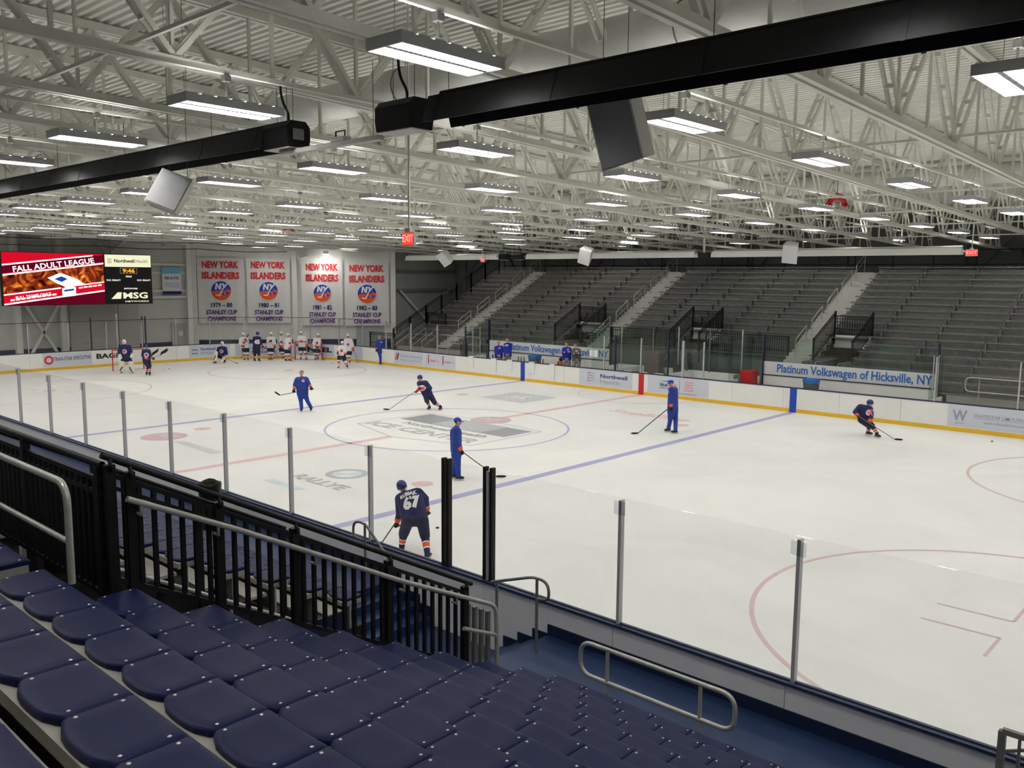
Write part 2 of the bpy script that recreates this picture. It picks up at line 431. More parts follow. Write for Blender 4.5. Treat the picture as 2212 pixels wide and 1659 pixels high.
for pa, pb in ((150, 250), (256, 300)):
    ya, yb = back(pa, 700, 0, WX).y, back(pb, 700, 0, WX).y
    rd = MB()
    n = 24
    for i in range(n): rd.box(WX+.02, WX+.09, ya, yb, .05+i*.15, .05+i*.15+.135)
    rd.box(WX, WX+.06, ya, yb, 0, 3.7)
    d = rd.build('door_%d' % (1 if pa == 150 else 2), 'roller'); d['kind'] = 'structure'
ya, yb = back(373, 700, 0, WX).y, back(402, 700, 0, WX).y
d3 = MB().box(WX+.02, WX+.10, ya, yb, 0, 2.15).build('door_3', 'door_grey'); d3['kind'] = 'structure'
fr = MB()
for a, b in ((ya-.12, ya), (yb, yb+.12)): fr.box(WX, WX+.14, a, b, 0, 2.27)
fr.box(WX, WX+.14, ya, yb, 2.15, 2.27); fr.build('door_frame', 'wall_grey', d3)
MB().box(WX+.10, WX+.115, ya+.4, ya+.68, 1.25, 1.6).build('door_notice', 'paper', d3)
struct('baseboard_left', MB().box(WX+.02, WX+.07, -27, YC-.1, -.05, .85), 'navy_paint')
# banner wall dressing
def brod(a, b, z0, z1, w, dp, name, m, parent):
    """upright box on the banner wall between two distances a..b along it"""
    mb = MB(); A = BO+BD*a; B = BO+BD*b; n = BN
    q = [A+n*.0, B+n*.0, B+n*dp, A+n*dp]
    mb.add([(*p.xy, z0) for p in q]+[(*p.xy, z1) for p in q], [(0,1,2,3),(7,6,5,4),(4,5,1,0),(5,6,2,1),(6,7,3,2),(7,4,0,3)])
    return mb.build(name, m, parent)
def bdist(px, py=640): return (on_bwall(px, py)-BO).dot(BD)
BL = (BE-BO).length
for px in (421, 637, 849): s = bdist(px); brod(s-.18, s+.18, 0, 9.5, 0, .16, 'column', 'wall_white', wb)
for px in (480, 530, 585, 690, 742, 795): s = bdist(px); brod(s-.012, s+.012, .9, 9.4, 0, .012, 'panel_joint', 'wall_grey', wb)
b2 = brod(.05, BL-.05, -.05, .9, 0, .03, 'baseboard_banner', 'navy_paint', None); b2['kind'] = 'structure'
s0, s1 = bdist(770, 730), bdist(829, 730); zt = on_bwall(800, 704).z
d4 = brod(s0, s1, 0, zt, 0, .06, 'door_4', 'door_grey', None); d4['kind'] = 'structure'
brod((s0+s1)/2-.02, (s0+s1)/2+.02, 0, zt, 0, .09, 'door_stile', 'wall_grey', d4)
# recess wall dressing
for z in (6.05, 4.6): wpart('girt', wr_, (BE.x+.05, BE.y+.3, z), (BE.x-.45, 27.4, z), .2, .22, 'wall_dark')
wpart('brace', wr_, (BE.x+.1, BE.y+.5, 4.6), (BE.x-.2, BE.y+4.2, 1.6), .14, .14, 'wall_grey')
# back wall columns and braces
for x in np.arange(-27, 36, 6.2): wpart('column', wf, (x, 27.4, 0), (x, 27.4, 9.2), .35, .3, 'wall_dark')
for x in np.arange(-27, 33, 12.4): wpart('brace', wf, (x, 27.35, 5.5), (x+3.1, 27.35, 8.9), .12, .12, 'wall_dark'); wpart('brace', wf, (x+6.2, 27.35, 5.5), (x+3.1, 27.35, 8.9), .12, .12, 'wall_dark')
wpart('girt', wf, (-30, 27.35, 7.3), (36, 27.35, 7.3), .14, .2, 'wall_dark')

# ---- roof deck: ribs run along X, sheet falls gently towards the far stands
SL = -.028
def zb(y): return 8.40+SL*(y+15)          # bottom chord
def zt_(y): return 10.33+SL*(y+15)        # top chord
pit, dep = .2, .07
prof = []; y = -27.6
while y < 27.6:
    z = zt_(y)+.10
    prof += [(y, z+dep), (y+pit*.32, z+dep), (y+pit*.42, z), (y+pit*.9, z)]
    y += pit
mb = MB(); n = len(prof)
mb.add([(-36.6, *q) for q in prof]+[(36.6, *q) for q in prof], [(i, n+i, n+i+1, i+1) for i in range(n-1)])
top = [(-36.6, -27.6, 11.4), (36.6, -27.6, 11.4), (36.6, 27.6, 10.3), (-36.6, 27.6, 10.3)]
mb.add(top, [(0, 1, 2, 3)])
struct('ceiling', mb, 'deck')

# ---- roof trusses across the rink
TX = [18.45-3.1*k for k in range(-5, 18)]
def chord(zf, w, h, gap):
    mb = MB()
    for s in (-1, 1):
        mb.bar((s*gap, -27.4, zf(-27.4)), (s*gap, 27.4, zf(27.4)), w, h)
    return mb.mesh('chord', 'white_steel')
cb = chord(zb, .085, .11, .075); ct = chord(zt_, .10, .15, .08)
NP = 17; ys = [-25.5+3.0*i for i in range(NP+1)]
diag = []
for i in range(NP):
    ym = ys[i]+1.5
    for ya, yb in ((ys[i], ym), (ys[i+1], ym)):
        mb = MB()
        for s in (-1, 1): mb.bar((s*.07, ya, zb(ya)+.04), (s*.07, yb, zt_(yb)-.05), .05, .075)
        for t in (.25, .5, .75):
            q = Vector((0, ya, zb(ya))).lerp(Vector((0, yb, zt_(yb))), t); mb.cbox(q, (.16, .07, .07))
        diag.append(mb.mesh('diagonal', 'white_steel'))
vert = [MB().bar((0, y, zb(y)), (0, y, zt_(y)), .05, .05).mesh('vertical', 'white_steel') for y in [q for q in ys]+[q+1.5 for q in ys[:-1]]]
def ymax(x):
    """how far towards +Y the hall is open at this x (the banner wall cuts the corner)"""
    return 27.3 if x > BE.x-.3 else YC+(x-WX)*BD.y/BD.x-.35
def ordinal(n):
    return '%d%s' % (n, 'th' if 10 <= n % 100 <= 20 else {1: 'st', 2: 'nd', 3: 'rd'}.get(n % 10, 'th'))
for q, tx in enumerate(reversed(TX)):
    t = thing('roof_truss', 'white steel roof truss with paired diagonals, %s from the scoreboard end wall' % ordinal(q+1), 'truss', (tx, 0, 0), group='white roof trusses across the hall')
    ym_ = ymax(tx)
    if ym_ > 27: ob('bottom_chord', cb, t); ob('top_chord', ct, t)
    else:
        for nm, zf, w_, h_, g_ in (('bottom_chord', zb, .085, .11, .075), ('top_chord', zt_, .10, .15, .08)):
            mb = MB()
            for s in (-1, 1): mb.bar((s*g_, -27.4, zf(-27.4)), (s*g_, ym_-.25, zf(ym_-.25)), w_, h_)
            mb.build(nm, 'white_steel', t)
    for i, me in enumerate(diag):
        if ys[i//2]+3.0 < ym_: ob('diagonal', me, t)
    for y, me in zip([q_ for q_ in ys]+[q_+1.5 for q_ in ys[:-1]], vert):
        if y < ym_-.3: ob('vertical', me, t)
for y in (-20.4, -16.9, -10.6, -4.6, 3.4, 8.4, 13.4, 19.4):
    xl = -36 if y < YC else max(-36, WX+(y-YC)*BD.x/BD.y+.4)
    mb = MB().bar((36, y, zb(y)+.20), (xl, y, zb(y)+.20), .05, .05)
    nb = [-20.4, -16.9, -10.6, -4.6, 3.4, 8.4, 13.4, 19.4].index(y)+1
    tag(mb.build('bridging_bar', 'white_steel'), 'thin white bridging bar along the hall on the trusses, %s from the near stands' % ordinal(nb), 'steel bar', 'bridging bars between the roof trusses')
# ---- lighting struts and fluorescent high-bay fixtures
LXS = [17.02-4.04*i for i in range(-3, 14)]
def lz(y): return 7.8-.006*(y+15)
OFF = {(11,3),(12,3),(13,3),(11,4),(12,4),(13,4),(12,5),(10,6),(9,6),(10,7),(9,7),(6,7),(4,7),(3,7),(5,8),(8,8)} | {(13, q) for q in range(9)}
FL, FW_ = 1.38, .52
hs = MB()
for k in range(7): hs.box(-FW_/2, FW_/2, -FL/2+k*.206, -FL/2+k*.206+.150, .06, .085)      # top plate; slots added to let lamp light up and brighten the ceiling
for a in (-1, 1):
    hs.box(*sorted((a*FW_/2, a*(FW_/2-.012))), -FL/2, FL/2, -.03, .07)
    hs.box(-FW_/2, FW_/2, *sorted((a*FL/2, a*(FL/2-.012))), -.03, .07)
hs.box(-.03, .03, -FL/2+.02, FL/2-.02, -.02, .03)
hs_me = hs.mesh('housing', 'lamp_housing')
def strip_quad(x0, x1): return MB().add([(x0, -FL/2+.03, .01), (x1, -FL/2+.03, .01), (x1, FL/2-.03, .01), (x0, FL/2-.03, .01)], [(3, 2, 1, 0)])
lm = strip_quad(.045, .235).mesh('lamp', 'lamp_on')
lm2 = strip_quad(-.235, -.045).mesh('lamp', 'lamp_on')
lo = MB().box(.045, .235, -FL/2+.03, FL/2-.03, .0, .02).mesh('lamp', 'reflector')
lo2 = MB().box(-.235, -.045, -FL/2+.03, FL/2-.03, .0, .02).mesh('lamp', 'reflector')
lv = MB()
for k in range(22): lv.box(-.24, .24, -.66+k*.0629, -.656+k*.0629, -.025, .0)
lv_me = lv.mesh('louvre', 'lamp_housing')
stems = {}
for i, x in zip(range(-3, 14), LXS):
    yy0, yy1 = -24, min(24, ymax(x)-.2)
    mb = MB().bar((0, yy0, 8.26-.006*(yy0+15)), (0, yy1, 8.26-.006*(yy1+15)), .06, .06)
    tag(mb.build('lighting_strut', 'white_steel', loc=(x, 0, 0)), 'slim white strut carrying hanging lights, %s strut from the scoreboard end wall' % ordinal(14-i), 'strut', 'strut channels above the lights')
    for j in range(-1, 9):  # nearest row is out of view, added to brighten the near boards and walkway
        y = -16.15+4.61*j; z = lz(y); off = (i, j) in OFF
        if y > ymax(x)-2.0 or (Vector((x, y))-BE.xy).length < 4.0: continue
        lab = '%s high-bay light, %s light row from the near stands, %s from the scoreboard wall' % ('unlit grey' if off else 'lit white', ordinal(j+2), ordinal(14-i))
        t = thing('ceiling_light', lab, 'light', (x, y, z), group='unlit ceiling lights' if off else 'lit ceiling lights')
        ob('housing', hs_me, t); ob('lamp', lo if off else lm, t); ob('lamp', lo2 if off else lm2, t)
        if i < 3 and j < 4: ob('louvre', lv_me, t)
        if 'st' not in stems:
            stems['st'] = MB().tube([(0, 0, .085), (0, 0, .41)], .014, 6).lathe([(.06, .085), (.06, .10)], n=8).cbox((0, 0, .38), (.09, .09, .08)).mesh('stem', 'galv_dull')
            w_ = MB()
            w_.tube([(0, .55, .085), (0, .55, .42)], .004, 4)
            stems['w1'] = w_.mesh('hanger_wire', 'galv_dull'); stems['w2'] = MB().tube([(0, -.55, .085), (0, -.55, .42)], .004, 4).mesh('hanger_wire', 'galv_dull')
        ob('stem', stems['st'], t); ob('hanger_wire', stems['w1'], t); ob('hanger_wire', stems['w2'], t)

# ---- round spiral ducts
def duct(y, z, r, label):
    t = thing('air_duct', label, 'duct', (0, y, z))
    pts = []; rr = []
    mb = MB().tube([(-35.8, 0, 0), (35.8, 0, 0)], r, 20)
    mb.build('duct_wall', 'duct', t)
    me = MB().tube([(-.03, 0, 0), (0, 0, 0), (.03, 0, 0)], [r, r+.016, r], 20, cap=False).mesh('duct_seam', 'duct')
    for k in range(60): ob('duct_seam', me, t, (-35.5+k*1.2, 0, 0))
    for k in range(12):
        x = -33+k*6.2
        mb = MB(); mb.tube([(x, .0+(r+.01)*math.cos(a), (r+.01)*math.sin(a)) for a in [PI*i/10 for i in range(21)]], .012, 5, cap=False)
        mb.tube([(x, 0, r), (x, 0, zt_(y)-z)], .008, 5); mb.build('hanger_strap', 'galv_dull', t)
duct(-10.9, 9.28, .36, 'big white round air duct above the near side boards')
duct(10.0, 9.2, .34, 'big white round air duct above the far side boards')
# ---- safety-net cables at the far end
for z, lb in ((7.35, 'lower'), (7.75, 'upper')):
    pts = [(-30.6, -14+27*i/40, z-.25*math.sin(PI*((i % 10)/10))*.4) for i in range(41)]
    tag(MB().tube(pts, .022, 5).build('net_cable', 'black_steel'), 'thin black sagging cable across the far end of the rink, the %s one' % lb, 'cable', 'net cables over the far end')
# ================================================================== DASHER BOARDS AND GLASS
boards = thing('dasher_boards', 'white rink boards with yellow kick plate, navy cap and tall glass panes', 'rink boards')
PZ0, PZ1, GZ = .16, 1.03, 2.79
def bpanel(L):
    mb = MB(); h = L/2-.005
    mb.box(-h, h, 0, .09, 0.0, PZ1); mb.mi[4] = 1
    return mb.mesh('board_panel', ['board_white', 'board_back'])
def kpanel(L): return MB().box(-L/2, L/2, -.014, -.001, 0.002, PZ0).mesh('kick_plate', 'kick_yellow')
def cpanel(L):
    mb = MB(); mb.box(-L/2, L/2, -.015, .13, PZ1, PZ1+.035); mb.box(-L/2, L/2, .03, .06, PZ1+.035, PZ1+.05); return mb.mesh('cap_rail', 'cap_navy')
def gpane(L, z1=GZ): return MB().box(-L/2+.012, L/2-.012, .04, .052, PZ1+.05, z1).mesh('glass_pane', 'glass')
post_me = MB().box(-.022, .022, .005, .085, PZ1+.035, GZ-.03).mesh('glass_post', 'post_alum')
clip_me = MB().box(-.09, .09, .09, .096, GZ-.22, GZ-.04).mesh('post_clip', 'clear_plastic')
post_dark = MB().box(-.03, .03, .0, .085, PZ1+.035, GZ-.0).mesh('glass_post', 'navy_paint')
def gpost(x, y, rz, me=post_me, clip=True):
    o = ob('glass_post', me, boards, (x, y, 0), (0, 0, rz))
    if clip: ob('post_clip', clip_me, o)
    return o
PL = (2*(HL-0)-2*CR)/18
P_, K_, C_, G_ = bpanel(PL), kpanel(PL), cpanel(PL), gpane(PL)
XS0 = -HL+CR
BENCH = ((-12.3, -2.3), (4.1, 13.4))
for i in range(18):
    x = XS0+PL*(i+.5)
    for y, rz in ((HW, 0), (-HW, PI)):
        ob('board_panel', P_, boards, (x, y, 0), (0, 0, rz)); ob('kick_plate', K_, boards, (x, y, 0), (0, 0, rz)); ob('cap_rail', C_, boards, (x, y, 0), (0, 0, rz))
# far glass
def far_glass(x0, x1, n, z1=GZ, dark=()):
    L = (x1-x0)/n; me = gpane(L, z1)
    for i in range(n): ob('glass_pane', me, boards, (x0+L*(i+.5), HW, 0))
    for i in range(n+1): gpost(x0+L*i, HW, 0, post_dark if i in dark else post_me, i not in dark)
far_glass(XS0, -12.3, 4, dark=(4,))
far_glass(13.4, 21.9, 3)
far_glass(-2.3, -1.62, 1, 2.72, (1,)); far_glass(1.45, 2.24, 1, 2.72, (0,)); far_glass(2.3, 3.37, 1, 2.72)
me = gpane(1.53, 2.72)
for x in (-.85, .68): ob('glass_pane', me, boards, (x, HW, 0))
gpost(-.08, HW, 0)
# near glass: posts read off the photograph, with the gate between two dark pairs
NPX = [11.85-2.46*k for k in range(13)][::-1]
NPX = [q for q in NPX if q > -21.9]
def near_pane(a, b):
    ob('glass_pane', gpane(b-a), boards, ((a+b)/2, -HW, 0), (0, 0, PI))
for a, b in zip(NPX, NPX[1:]): near_pane(a, b)
for q in NPX: gpost(q, -HW, PI)
near_pane(11.85, 13.72); near_pane(13.83, 14.64); near_pane(14.79, 17.14)
pd = MB().box(-.024, .024, .0, .085, PZ1+.035, GZ+.03).mesh('glass_post', 'black_steel')
for q in (13.72, 13.83, 14.64, 14.78): ob('glass_post', pd, boards, (q, -HW, 0), (0, 0, PI))
ob('glass_post', post_me, boards, (14.71, -HW, 0), (0, 0, PI))
for q in (17.14, 19.59, 22.05): gpost(q, -HW, PI)
near_pane(17.14, 19.59); near_pane(19.59, 22.05)
# the ends and the corners
EL = 2*(HW-CR)/4
P2, K2, C2, G2 = bpanel(EL), kpanel(EL), cpanel(EL), gpane(EL)
for sx, rz in ((-1, PI/2), (1, -PI/2)):
    for i in range(4):
        y = -(HW-CR)+EL*(i+.5)
        for nm, me in (('board_panel', P2), ('kick_plate', K2), ('cap_rail', C2), ('glass_pane', G2)): ob(nm, me, boards, (sx*HL, y, 0), (0, 0, rz))
    for i in range(5): gpost(sx*HL, -(HW-CR)+EL*i, rz)
NCOR = 6
def arc(r0, r1, z0, z1, da, n=6, gap=0.0, two=False):
    mb = MB(); vs_ = []
    for i in range(n+1):
        a = gap+(da-2*gap)*i/n
        for r, z in ((r0, z0), (r1, z0), (r1, z1), (r0, z1)): vs_.append((r*math.cos(a), r*math.sin(a), z))
    fs = []; mi = []
    for i in range(n):
        for k in range(4):
            fs.append((4*i+k, 4*i+(k+1) % 4, 4*i+4+(k+1) % 4, 4*i+4+k)[::-1]); mi.append(1 if (two and k == 1) else 0)
    fs += [(3, 2, 1, 0)[::-1], tuple(4*n+k for k in (0, 1, 2, 3))[::-1]]; mi += [0, 0]
    mb.add(vs_, fs); mb.mi = mi; return mb
da = PI/2/NCOR
pa = arc(CR, CR+.09, 0.0, PZ1, da, gap=.0006, two=True).mesh('board_panel', ['board_white', 'board_back'])
ka = arc(CR-.014, CR-.001, 0.002, PZ0, da).mesh('kick_plate', 'kick_yellow')
ca = arc(CR-.015, CR+.13, PZ1, PZ1+.04, da).mesh('cap_rail', 'cap_navy')
ga = arc(CR+.04, CR+.052, PZ1+.05, GZ, da, gap=.0015).mesh('glass_pane', 'glass')
for cx, cy, a0 in ((HL-CR, HW-CR, 0), (-HL+CR, HW-CR, PI/2), (-HL+CR, -HW+CR, PI), (HL-CR, -HW+CR, 1.5*PI)):
    for i in range(NCOR):
        a = a0+da*i
        for nm, me in (('board_panel', pa), ('kick_plate', ka), ('cap_rail', ca), ('glass_pane', ga)): ob(nm, me, boards, (cx, cy, 0), (0, 0, a))
        if i: gpost(cx+CR*math.cos(a), cy+CR*math.sin(a), a-PI/2)
# dark steel supports that rise behind the far end glass
for px in (196, 307, 314):
    p = back(px, 700, 0, -30.7); MB().box(p.x-.06, p.x+.0, p.y-.04, p.y+.04, PZ1, 3.0).build('glass_post', 'navy_paint', boards)
p = back(252, 700, 0, -30.7); MB().box(p.x-.06, p.x, p.y-.05, p.y+.05, PZ1, 3.2).build('glass_post', 'galv', boards)
MB().bar((-30.56, -4.4, GZ+.02), (-30.56, 4.4, GZ+.02), .03, .03).build('glass_top_rail', 'black_steel', boards)
arc(CR+.03, CR+.06, GZ+.0, GZ+.03, PI/2, 20).build('glass_top_rail', 'black_steel', boards, (-HL+CR, HW-CR, 0), (0, 0, PI/2))
arc(CR+.03, CR+.06, GZ+.0, GZ+.03, PI/2, 20).build('glass_top_rail', 'black_steel', boards, (-HL+CR, -HW+CR, 0), (0, 0, PI))
# line stripes on the boards
for x, m_ in ((0, 'stripe_red'), (-7.77, 'stripe_blue'), (7.77, 'stripe_blue')):
    for s in (-1, 1): MB().box(x-.15, x+.15, *sorted((s*(HW-.016), s*(HW+.01))), 0.0, PZ1).build('line_stripe', m_, boards)
# towels hung over the bench boards
for px, py in ((1017, 786), (1066, 790), (1100, 793), (1148, 798), (1192, 802)):
    p = back(px, py, 1, HW-.03); dx = .17 if px > 1180 else .20
    tw = MB()
    for (y0, y1, z0, z1) in ((HW-.035, HW-.02, p.z-.22 if px < 1180 else p.z-.4, PZ1+.055), (HW-.035, HW+.15, PZ1+.045, PZ1+.06)): tw.box(p.x-dx, p.x+dx, y0, y1, z0, z1)
    tag(tw.build('towel', 'paper'), 'small white towel over the bench boards, %s from the corner stairs' % ordinal((1017, 1066, 1100, 1148, 1192).index(px)+1), 'towel', 'white towels on the bench boards')

# ================================================================== NEAR STANDS
def rz_(k): return 3.985-.295*(k-1)
def ry_(k): return -21.03+.608*(k-1)
PITCH_S = .46
def seat_mesh():
    us = [-1, -.975, -.93, -.6, -.3, 0, .3, .6, .93, .975, 1]; ts = [0, .03, .075, .25, .5, .75, .92, .97, 1]
    w, d = .453, .285; nx, ny = len(us)-1, len(ts)-1; mb = MB(); top = []; bot = []
    for j, t in enumerate(ts):
        for i, u in enumerate(us):
            bow = -.042*(1-abs(u)**2.6)*(1-t)**1.5            # the back edge bows out
            cor = .016*(abs(u)**14)*(1-t)**6
            x = u*w/2; y = t*d+bow+cor
            e = max(0, abs(u)-.93)/.07; g = max(0, .075-t)/.075; h = max(0, t-.92)/.08
            z = .004*u*u-.006*math.sin(PI*t)*(1-u*u)-.010*(e*e)-.012*g*g-.012*h*h
            top.append((x, y, z)); bot.append((x, y, -.036))
    N = nx+1; fs = []; M_ = N*(ny+1)
    for j in range(ny):
        for i in range(nx):
            a = j*N+i; fs.append((a, a+1, a+N+1, a+N))
    mb.add(top, fs, True)
    e = [(i, i+1) for i in range(nx)]+[(j*N+nx, (j+1)*N+nx) for j in range(ny)]+[(ny*N+i+1, ny*N+i) for i in range(nx)]+[((j+1)*N, j*N) for j in range(ny)]
    mb.add(top+bot, [(M_+a, M_+b, b, a) for a, b in e])
    mb.add(bot, [tuple(reversed(f)) for f in fs])
    return mb.mesh('seat', 'seat_blue')
SEAT = seat_mesh()
BOLT = MB().lathe([(.0105, 0), (.0095, .004), (.005, .007), (0, .008)], n=8).mesh('bolt', 'bolt')
def bench_row(k, x0, n, label, bolts=True, foot=True, group='blue seat rows of the near stands', x_extra=0.0):
    y, z = ry_(k), rz_(k); x1 = x0+n*PITCH_S
    t = thing('bench_row', label, 'bench', (x0, y, z), group=group)
    L = x1-x0+x_extra
    MB().box(-.02, L, -.05, .27, -.105, -.038).build('plank', 'alum_paint', t)
    MB().box(-.02, L, .05, .075, -.44, -.085).build('riser', 'alum_paint', t)
    if foot: MB().box(-.02, L, -.345, -.07, -.18, -.14).build('footboard', 'alum_paint', t)
    for i in range(n):
        s = ob('seat', SEAT, t, (PITCH_S*(i+.5), 0, 0))
        if bolts:
            for bx in (-.196, .196):
                for by in (.045, .225): ob('bolt', BOLT, s, (bx, by, -.002))
    return t
XR = 17.43
NSEAT = {0: 13, 1: 14, 2: 14, 3: 14}
for k in range(0, 12):
    bench_row(k, XR, NSEAT.get(k, 13), 'blue plastic seat row right of the stair opening, %s up from the blue walkway' % ordinal(12-k))
for k in range(0, 3):
    n = 9; bench_row(k, XR-.26-n*PITCH_S, n, 'blue plastic seat row behind the black stair fence, %s up' % ordinal(3-k), group='blue seat rows behind the stair opening')
for k in range(3, 12):
    n = 16; bench_row(k, 13.75-n*PITCH_S, n, 'blue plastic seat row beyond the stair opening, %s up from the walkway' % ordinal(12-k), bolts=False, group='blue seat rows beyond the stair opening')
# concrete mass under the stands, walkway, passage
und = MB()
for x0, x1, k0, k1 in ((XR, 24.6, -1, 11), (6.0, 13.75, 3, 11), (6.0, XR-.24, -1, 2)):
    for k in range(k0, k1+1): und.box(x0, x1, ry_(k)-.33, ry_(k)+.28+(.0), -.05, rz_(k)-.46)
u_ = struct('floor_stands', und, 'black_matte')
WZ = .57
struct('floor_walkway', MB().box(15.95, 26, -14.62, -HW-.10, -.05, WZ), 'walk_blue')
struct('floor_walkway', MB().box(-21, 12.6, -14.62, -HW-.10, -.05, WZ), 'walk_blue')
struct('floor_passage', MB().box(12.6, 17.4, -20.2, -HW-.10, -.055, .0), 'walk_blue')
struct('trim_1', MB().box(15.95, 26, -HW-.112, -HW-.092, WZ, WZ+.16), 'navy_paint')
struct('trim_2', MB().box(-21, 12.6, -HW-.112, -HW-.092, WZ, WZ+.16), 'navy_paint')
# steps up from the passage to each walkway
for nm, x0, sx in (('right', 15.95, -1), ('left', 12.6, 1)):
    st = thing('steps', 'navy steps from the gate passage up to the %s walkway along the boards' % ('right-hand' if nm == 'right' else 'left-hand'), 'steps', (x0, 0, 0))
    for q in range(3):
        a = sx*.29*(q); b = sx*.29*(q+1); h = WZ*(3-q)/4
        MB().box(*sorted((a, b)), -14.6, -HW-.11, .0, h).build('step', 'walk_blue', st)
        MB().box(*sorted((a+sx*.0, b)), -HW-.112, -HW-.094, h, h+.16).build('stair_skirt', 'navy_paint', st)
# side closure of the far section, left wall of the opening
struct('wall_passage', MB().box(13.76, 13.80, -19.6, -15.0, 0, .9), 'navy_paint')
def tubes(name, paths, r, m, parent, n=8):
    for p in paths: MB().tube(p, r, n).build(name, m, parent)
def rounded(pts, rad, seg=5):
    """polyline with rounded corners"""
    pts = [Vector(p) for p in pts]; out = [pts[0]]
    for a, b, c in zip(pts, pts[1:], pts[2:]):
        u = (a-b).normalized(); v = (c-b).normalized(); r = min(rad, (a-b).length*.49, (c-b).length*.49)
        p0 = b+u*r; p1 = b+v*r
        for i in range(seg+1):
            t = i/seg; out.append(p0.lerp(b, t).lerp(b.lerp(p1, t), t))
    out.append(pts[-1]); return out
# black stair fence that follows the rake of the seats
FX = 17.30
def ft(y): return 3.0-.52*(y+17.07)
fence = thing('picket_fence', 'black steel picket fence with silver handrail sloping down beside the seats', 'fence')
PK = MB().box(-.016, .016, -.016, .016, -.86, -.10).mesh('picket', 'black_steel')
for y in (-19.63, -19.49, -18.8, -18.1, -17.07, -16.05):
    hw_ = .035
    MB().box(FX-.03, FX+.03, y-hw_, y+hw_, ft(y)-1.35, ft(y)-.03).build('post', 'black_steel', fence)
    MB().tube(rounded([(FX+.0, y, ft(y)-.1), (FX+.05, y, ft(y)-.04), (FX+.02, y, ft(y)+.005)], .02), .016, 6).build('rail_bracket', 'black_steel', fence)
ya, yb = -19.63, -15.95
MB().tube([(FX, ya-.05, ft(ya-.05)+.02), (FX, yb, ft(yb)+.02)], .024, 10).build('top_pipe', 'black_steel', fence)
for dz, w_ in ((-.10, .035), (-.19, .03), (-.88, .035)):
    MB().bar((FX, ya, ft(ya)+dz), (FX, -16.05, ft(-16.05)+dz), .03, w_).build('fence_rail', 'black_steel', fence)
y = ya+.1
while y < -16.1:
    ob('picket', PK, fence, (FX, y, ft(y))); y += .108
# pale gate leaf at the foot of the fence
gl = MB()
for y in (-16.0, -15.9, -15.80, -15.70): ob('picket', MB().box(-.022, .022, -.022, .022, -1.3, -.22).mesh('picket', 'galv_dull'), fence, (FX, y, ft(y)))
# silver handrail on the camera side
HRX = FX+.09
hp = rounded([(HRX, -19.55, 4.05), (HRX, -18.7, 3.645), (HRX, -16.97, 2.755), (HRX, -15.66, 2.14), (HRX, -15.63, 1.0)], .12, 5)
MB().tube(hp, .024, 10).build('handrail', 'galv', fence)
MB().tube([(HRX, -16.15, 2.03), (HRX, -15.64, 1.80)], .022, 10).build('handrail', 'galv', fence)
for y in (-19.45, -18.85, -17.95, -16.95, -16.25):
    z = np.interp(y, [-19.55, -18.7, -16.97, -15.66], [4.05, 3.645, 2.755, 2.14])
    MB().tube([(HRX, y, z-.02), (HRX, y, z-.09), (FX+.02, y, z-.09)], .013, 6).build('rail_bracket', 'galv', fence)
# black fence across the back of the opening
bf = thing('picket_fence', 'black steel picket fence across the head of the stair opening', 'fence')
FY, FZT = -19.66, 4.30
for x in (17.2, 15.7, 14.2, 12.7): MB().box(x-.03, x+.03, FY-.03, FY+.03, 2.9, FZT-.02).build('post', 'black_steel', bf)
MB().tube([(17.26, FY, FZT), (11.2, FY, FZT)], .024, 10).build('top_pipe', 'black_steel', bf)
for dz in (-.12, -.22, -.98): MB().bar((17.26, FY, FZT+dz), (11.2, FY, FZT+dz), .03, .035).build('fence_rail', 'black_steel', bf)
pk2 = MB().box(-.016, .016, -.016, .016, -.98, -.12).mesh('picket', 'black_steel')
for i in range(54): ob('picket', pk2, bf, (17.12-.108*i, FY, FZT))
# black fence on the far side of the opening
ff = thing('picket_fence', 'black steel picket fence on the far side of the stair opening', 'fence')
FX2 = 13.86
for y in (-19.6, -18.4, -17.2, -16.05): MB().box(FX2-.03, FX2+.03, y-.03, y+.03, ft(y)-1.5, ft(y)-.1).build('post', 'black_steel', ff)
MB().tube([(FX2, -19.6, ft(-19.6)-.1), (FX2, -16.0, ft(-16.0)-.1)], .024, 8).build('top_pipe', 'black_steel', ff)
# silver guard rail in front of the upper seats, left of the fence corner
gr = thing('guard_rail', 'silver tubular guard rail in front of the upper blue seats by the black fence', 'railing')
gy = -19.98
gz0 = back(152, 1258, 1, gy).z
gx0 = back(152, 1200, 1, gy).x
zt1 = back(60, 1010, 1, gy).z; zm1 = back(60, 1123, 1, gy).z
MB().tube(rounded([(gx0-4, gy, zt1), (gx0, gy, zt1), (gx0, gy, gz0)], .16, 6), .026, 10).build('top_rail', 'galv', gr)
MB().tube([(gx0-4, gy, zm1), (gx0, gy, zm1)], .022, 10).build('mid_rail', 'galv', gr)
# free-standing oval rail on the walkway
orl = thing('guard_rail', 'silver rounded guard rail with two posts on the blue walkway', 'railing')
OY = -14.42
def opt(px, py): return back(px, py, 1, OY)
zT = opt(1420, 1443).z; zB = opt(1400, 1510).z; xl = opt(1254, 1430).x; xr = opt(1588, 1540).x
loop = rounded([((xl+xr)/2, OY, zT), (xr, OY, zT), (xr, OY, zB), (xl, OY, zB), (xl, OY, zT), ((xl+xr)/2, OY, zT)], .17, 7)
MB().tube(loop, .026, 10).build('loop', 'galv', orl)
for px in (1310, 1512): x = opt(px, 1520).x; MB().tube([(x, OY, WZ), (x, OY, zT)], .022, 8).build('post', 'galv', orl)
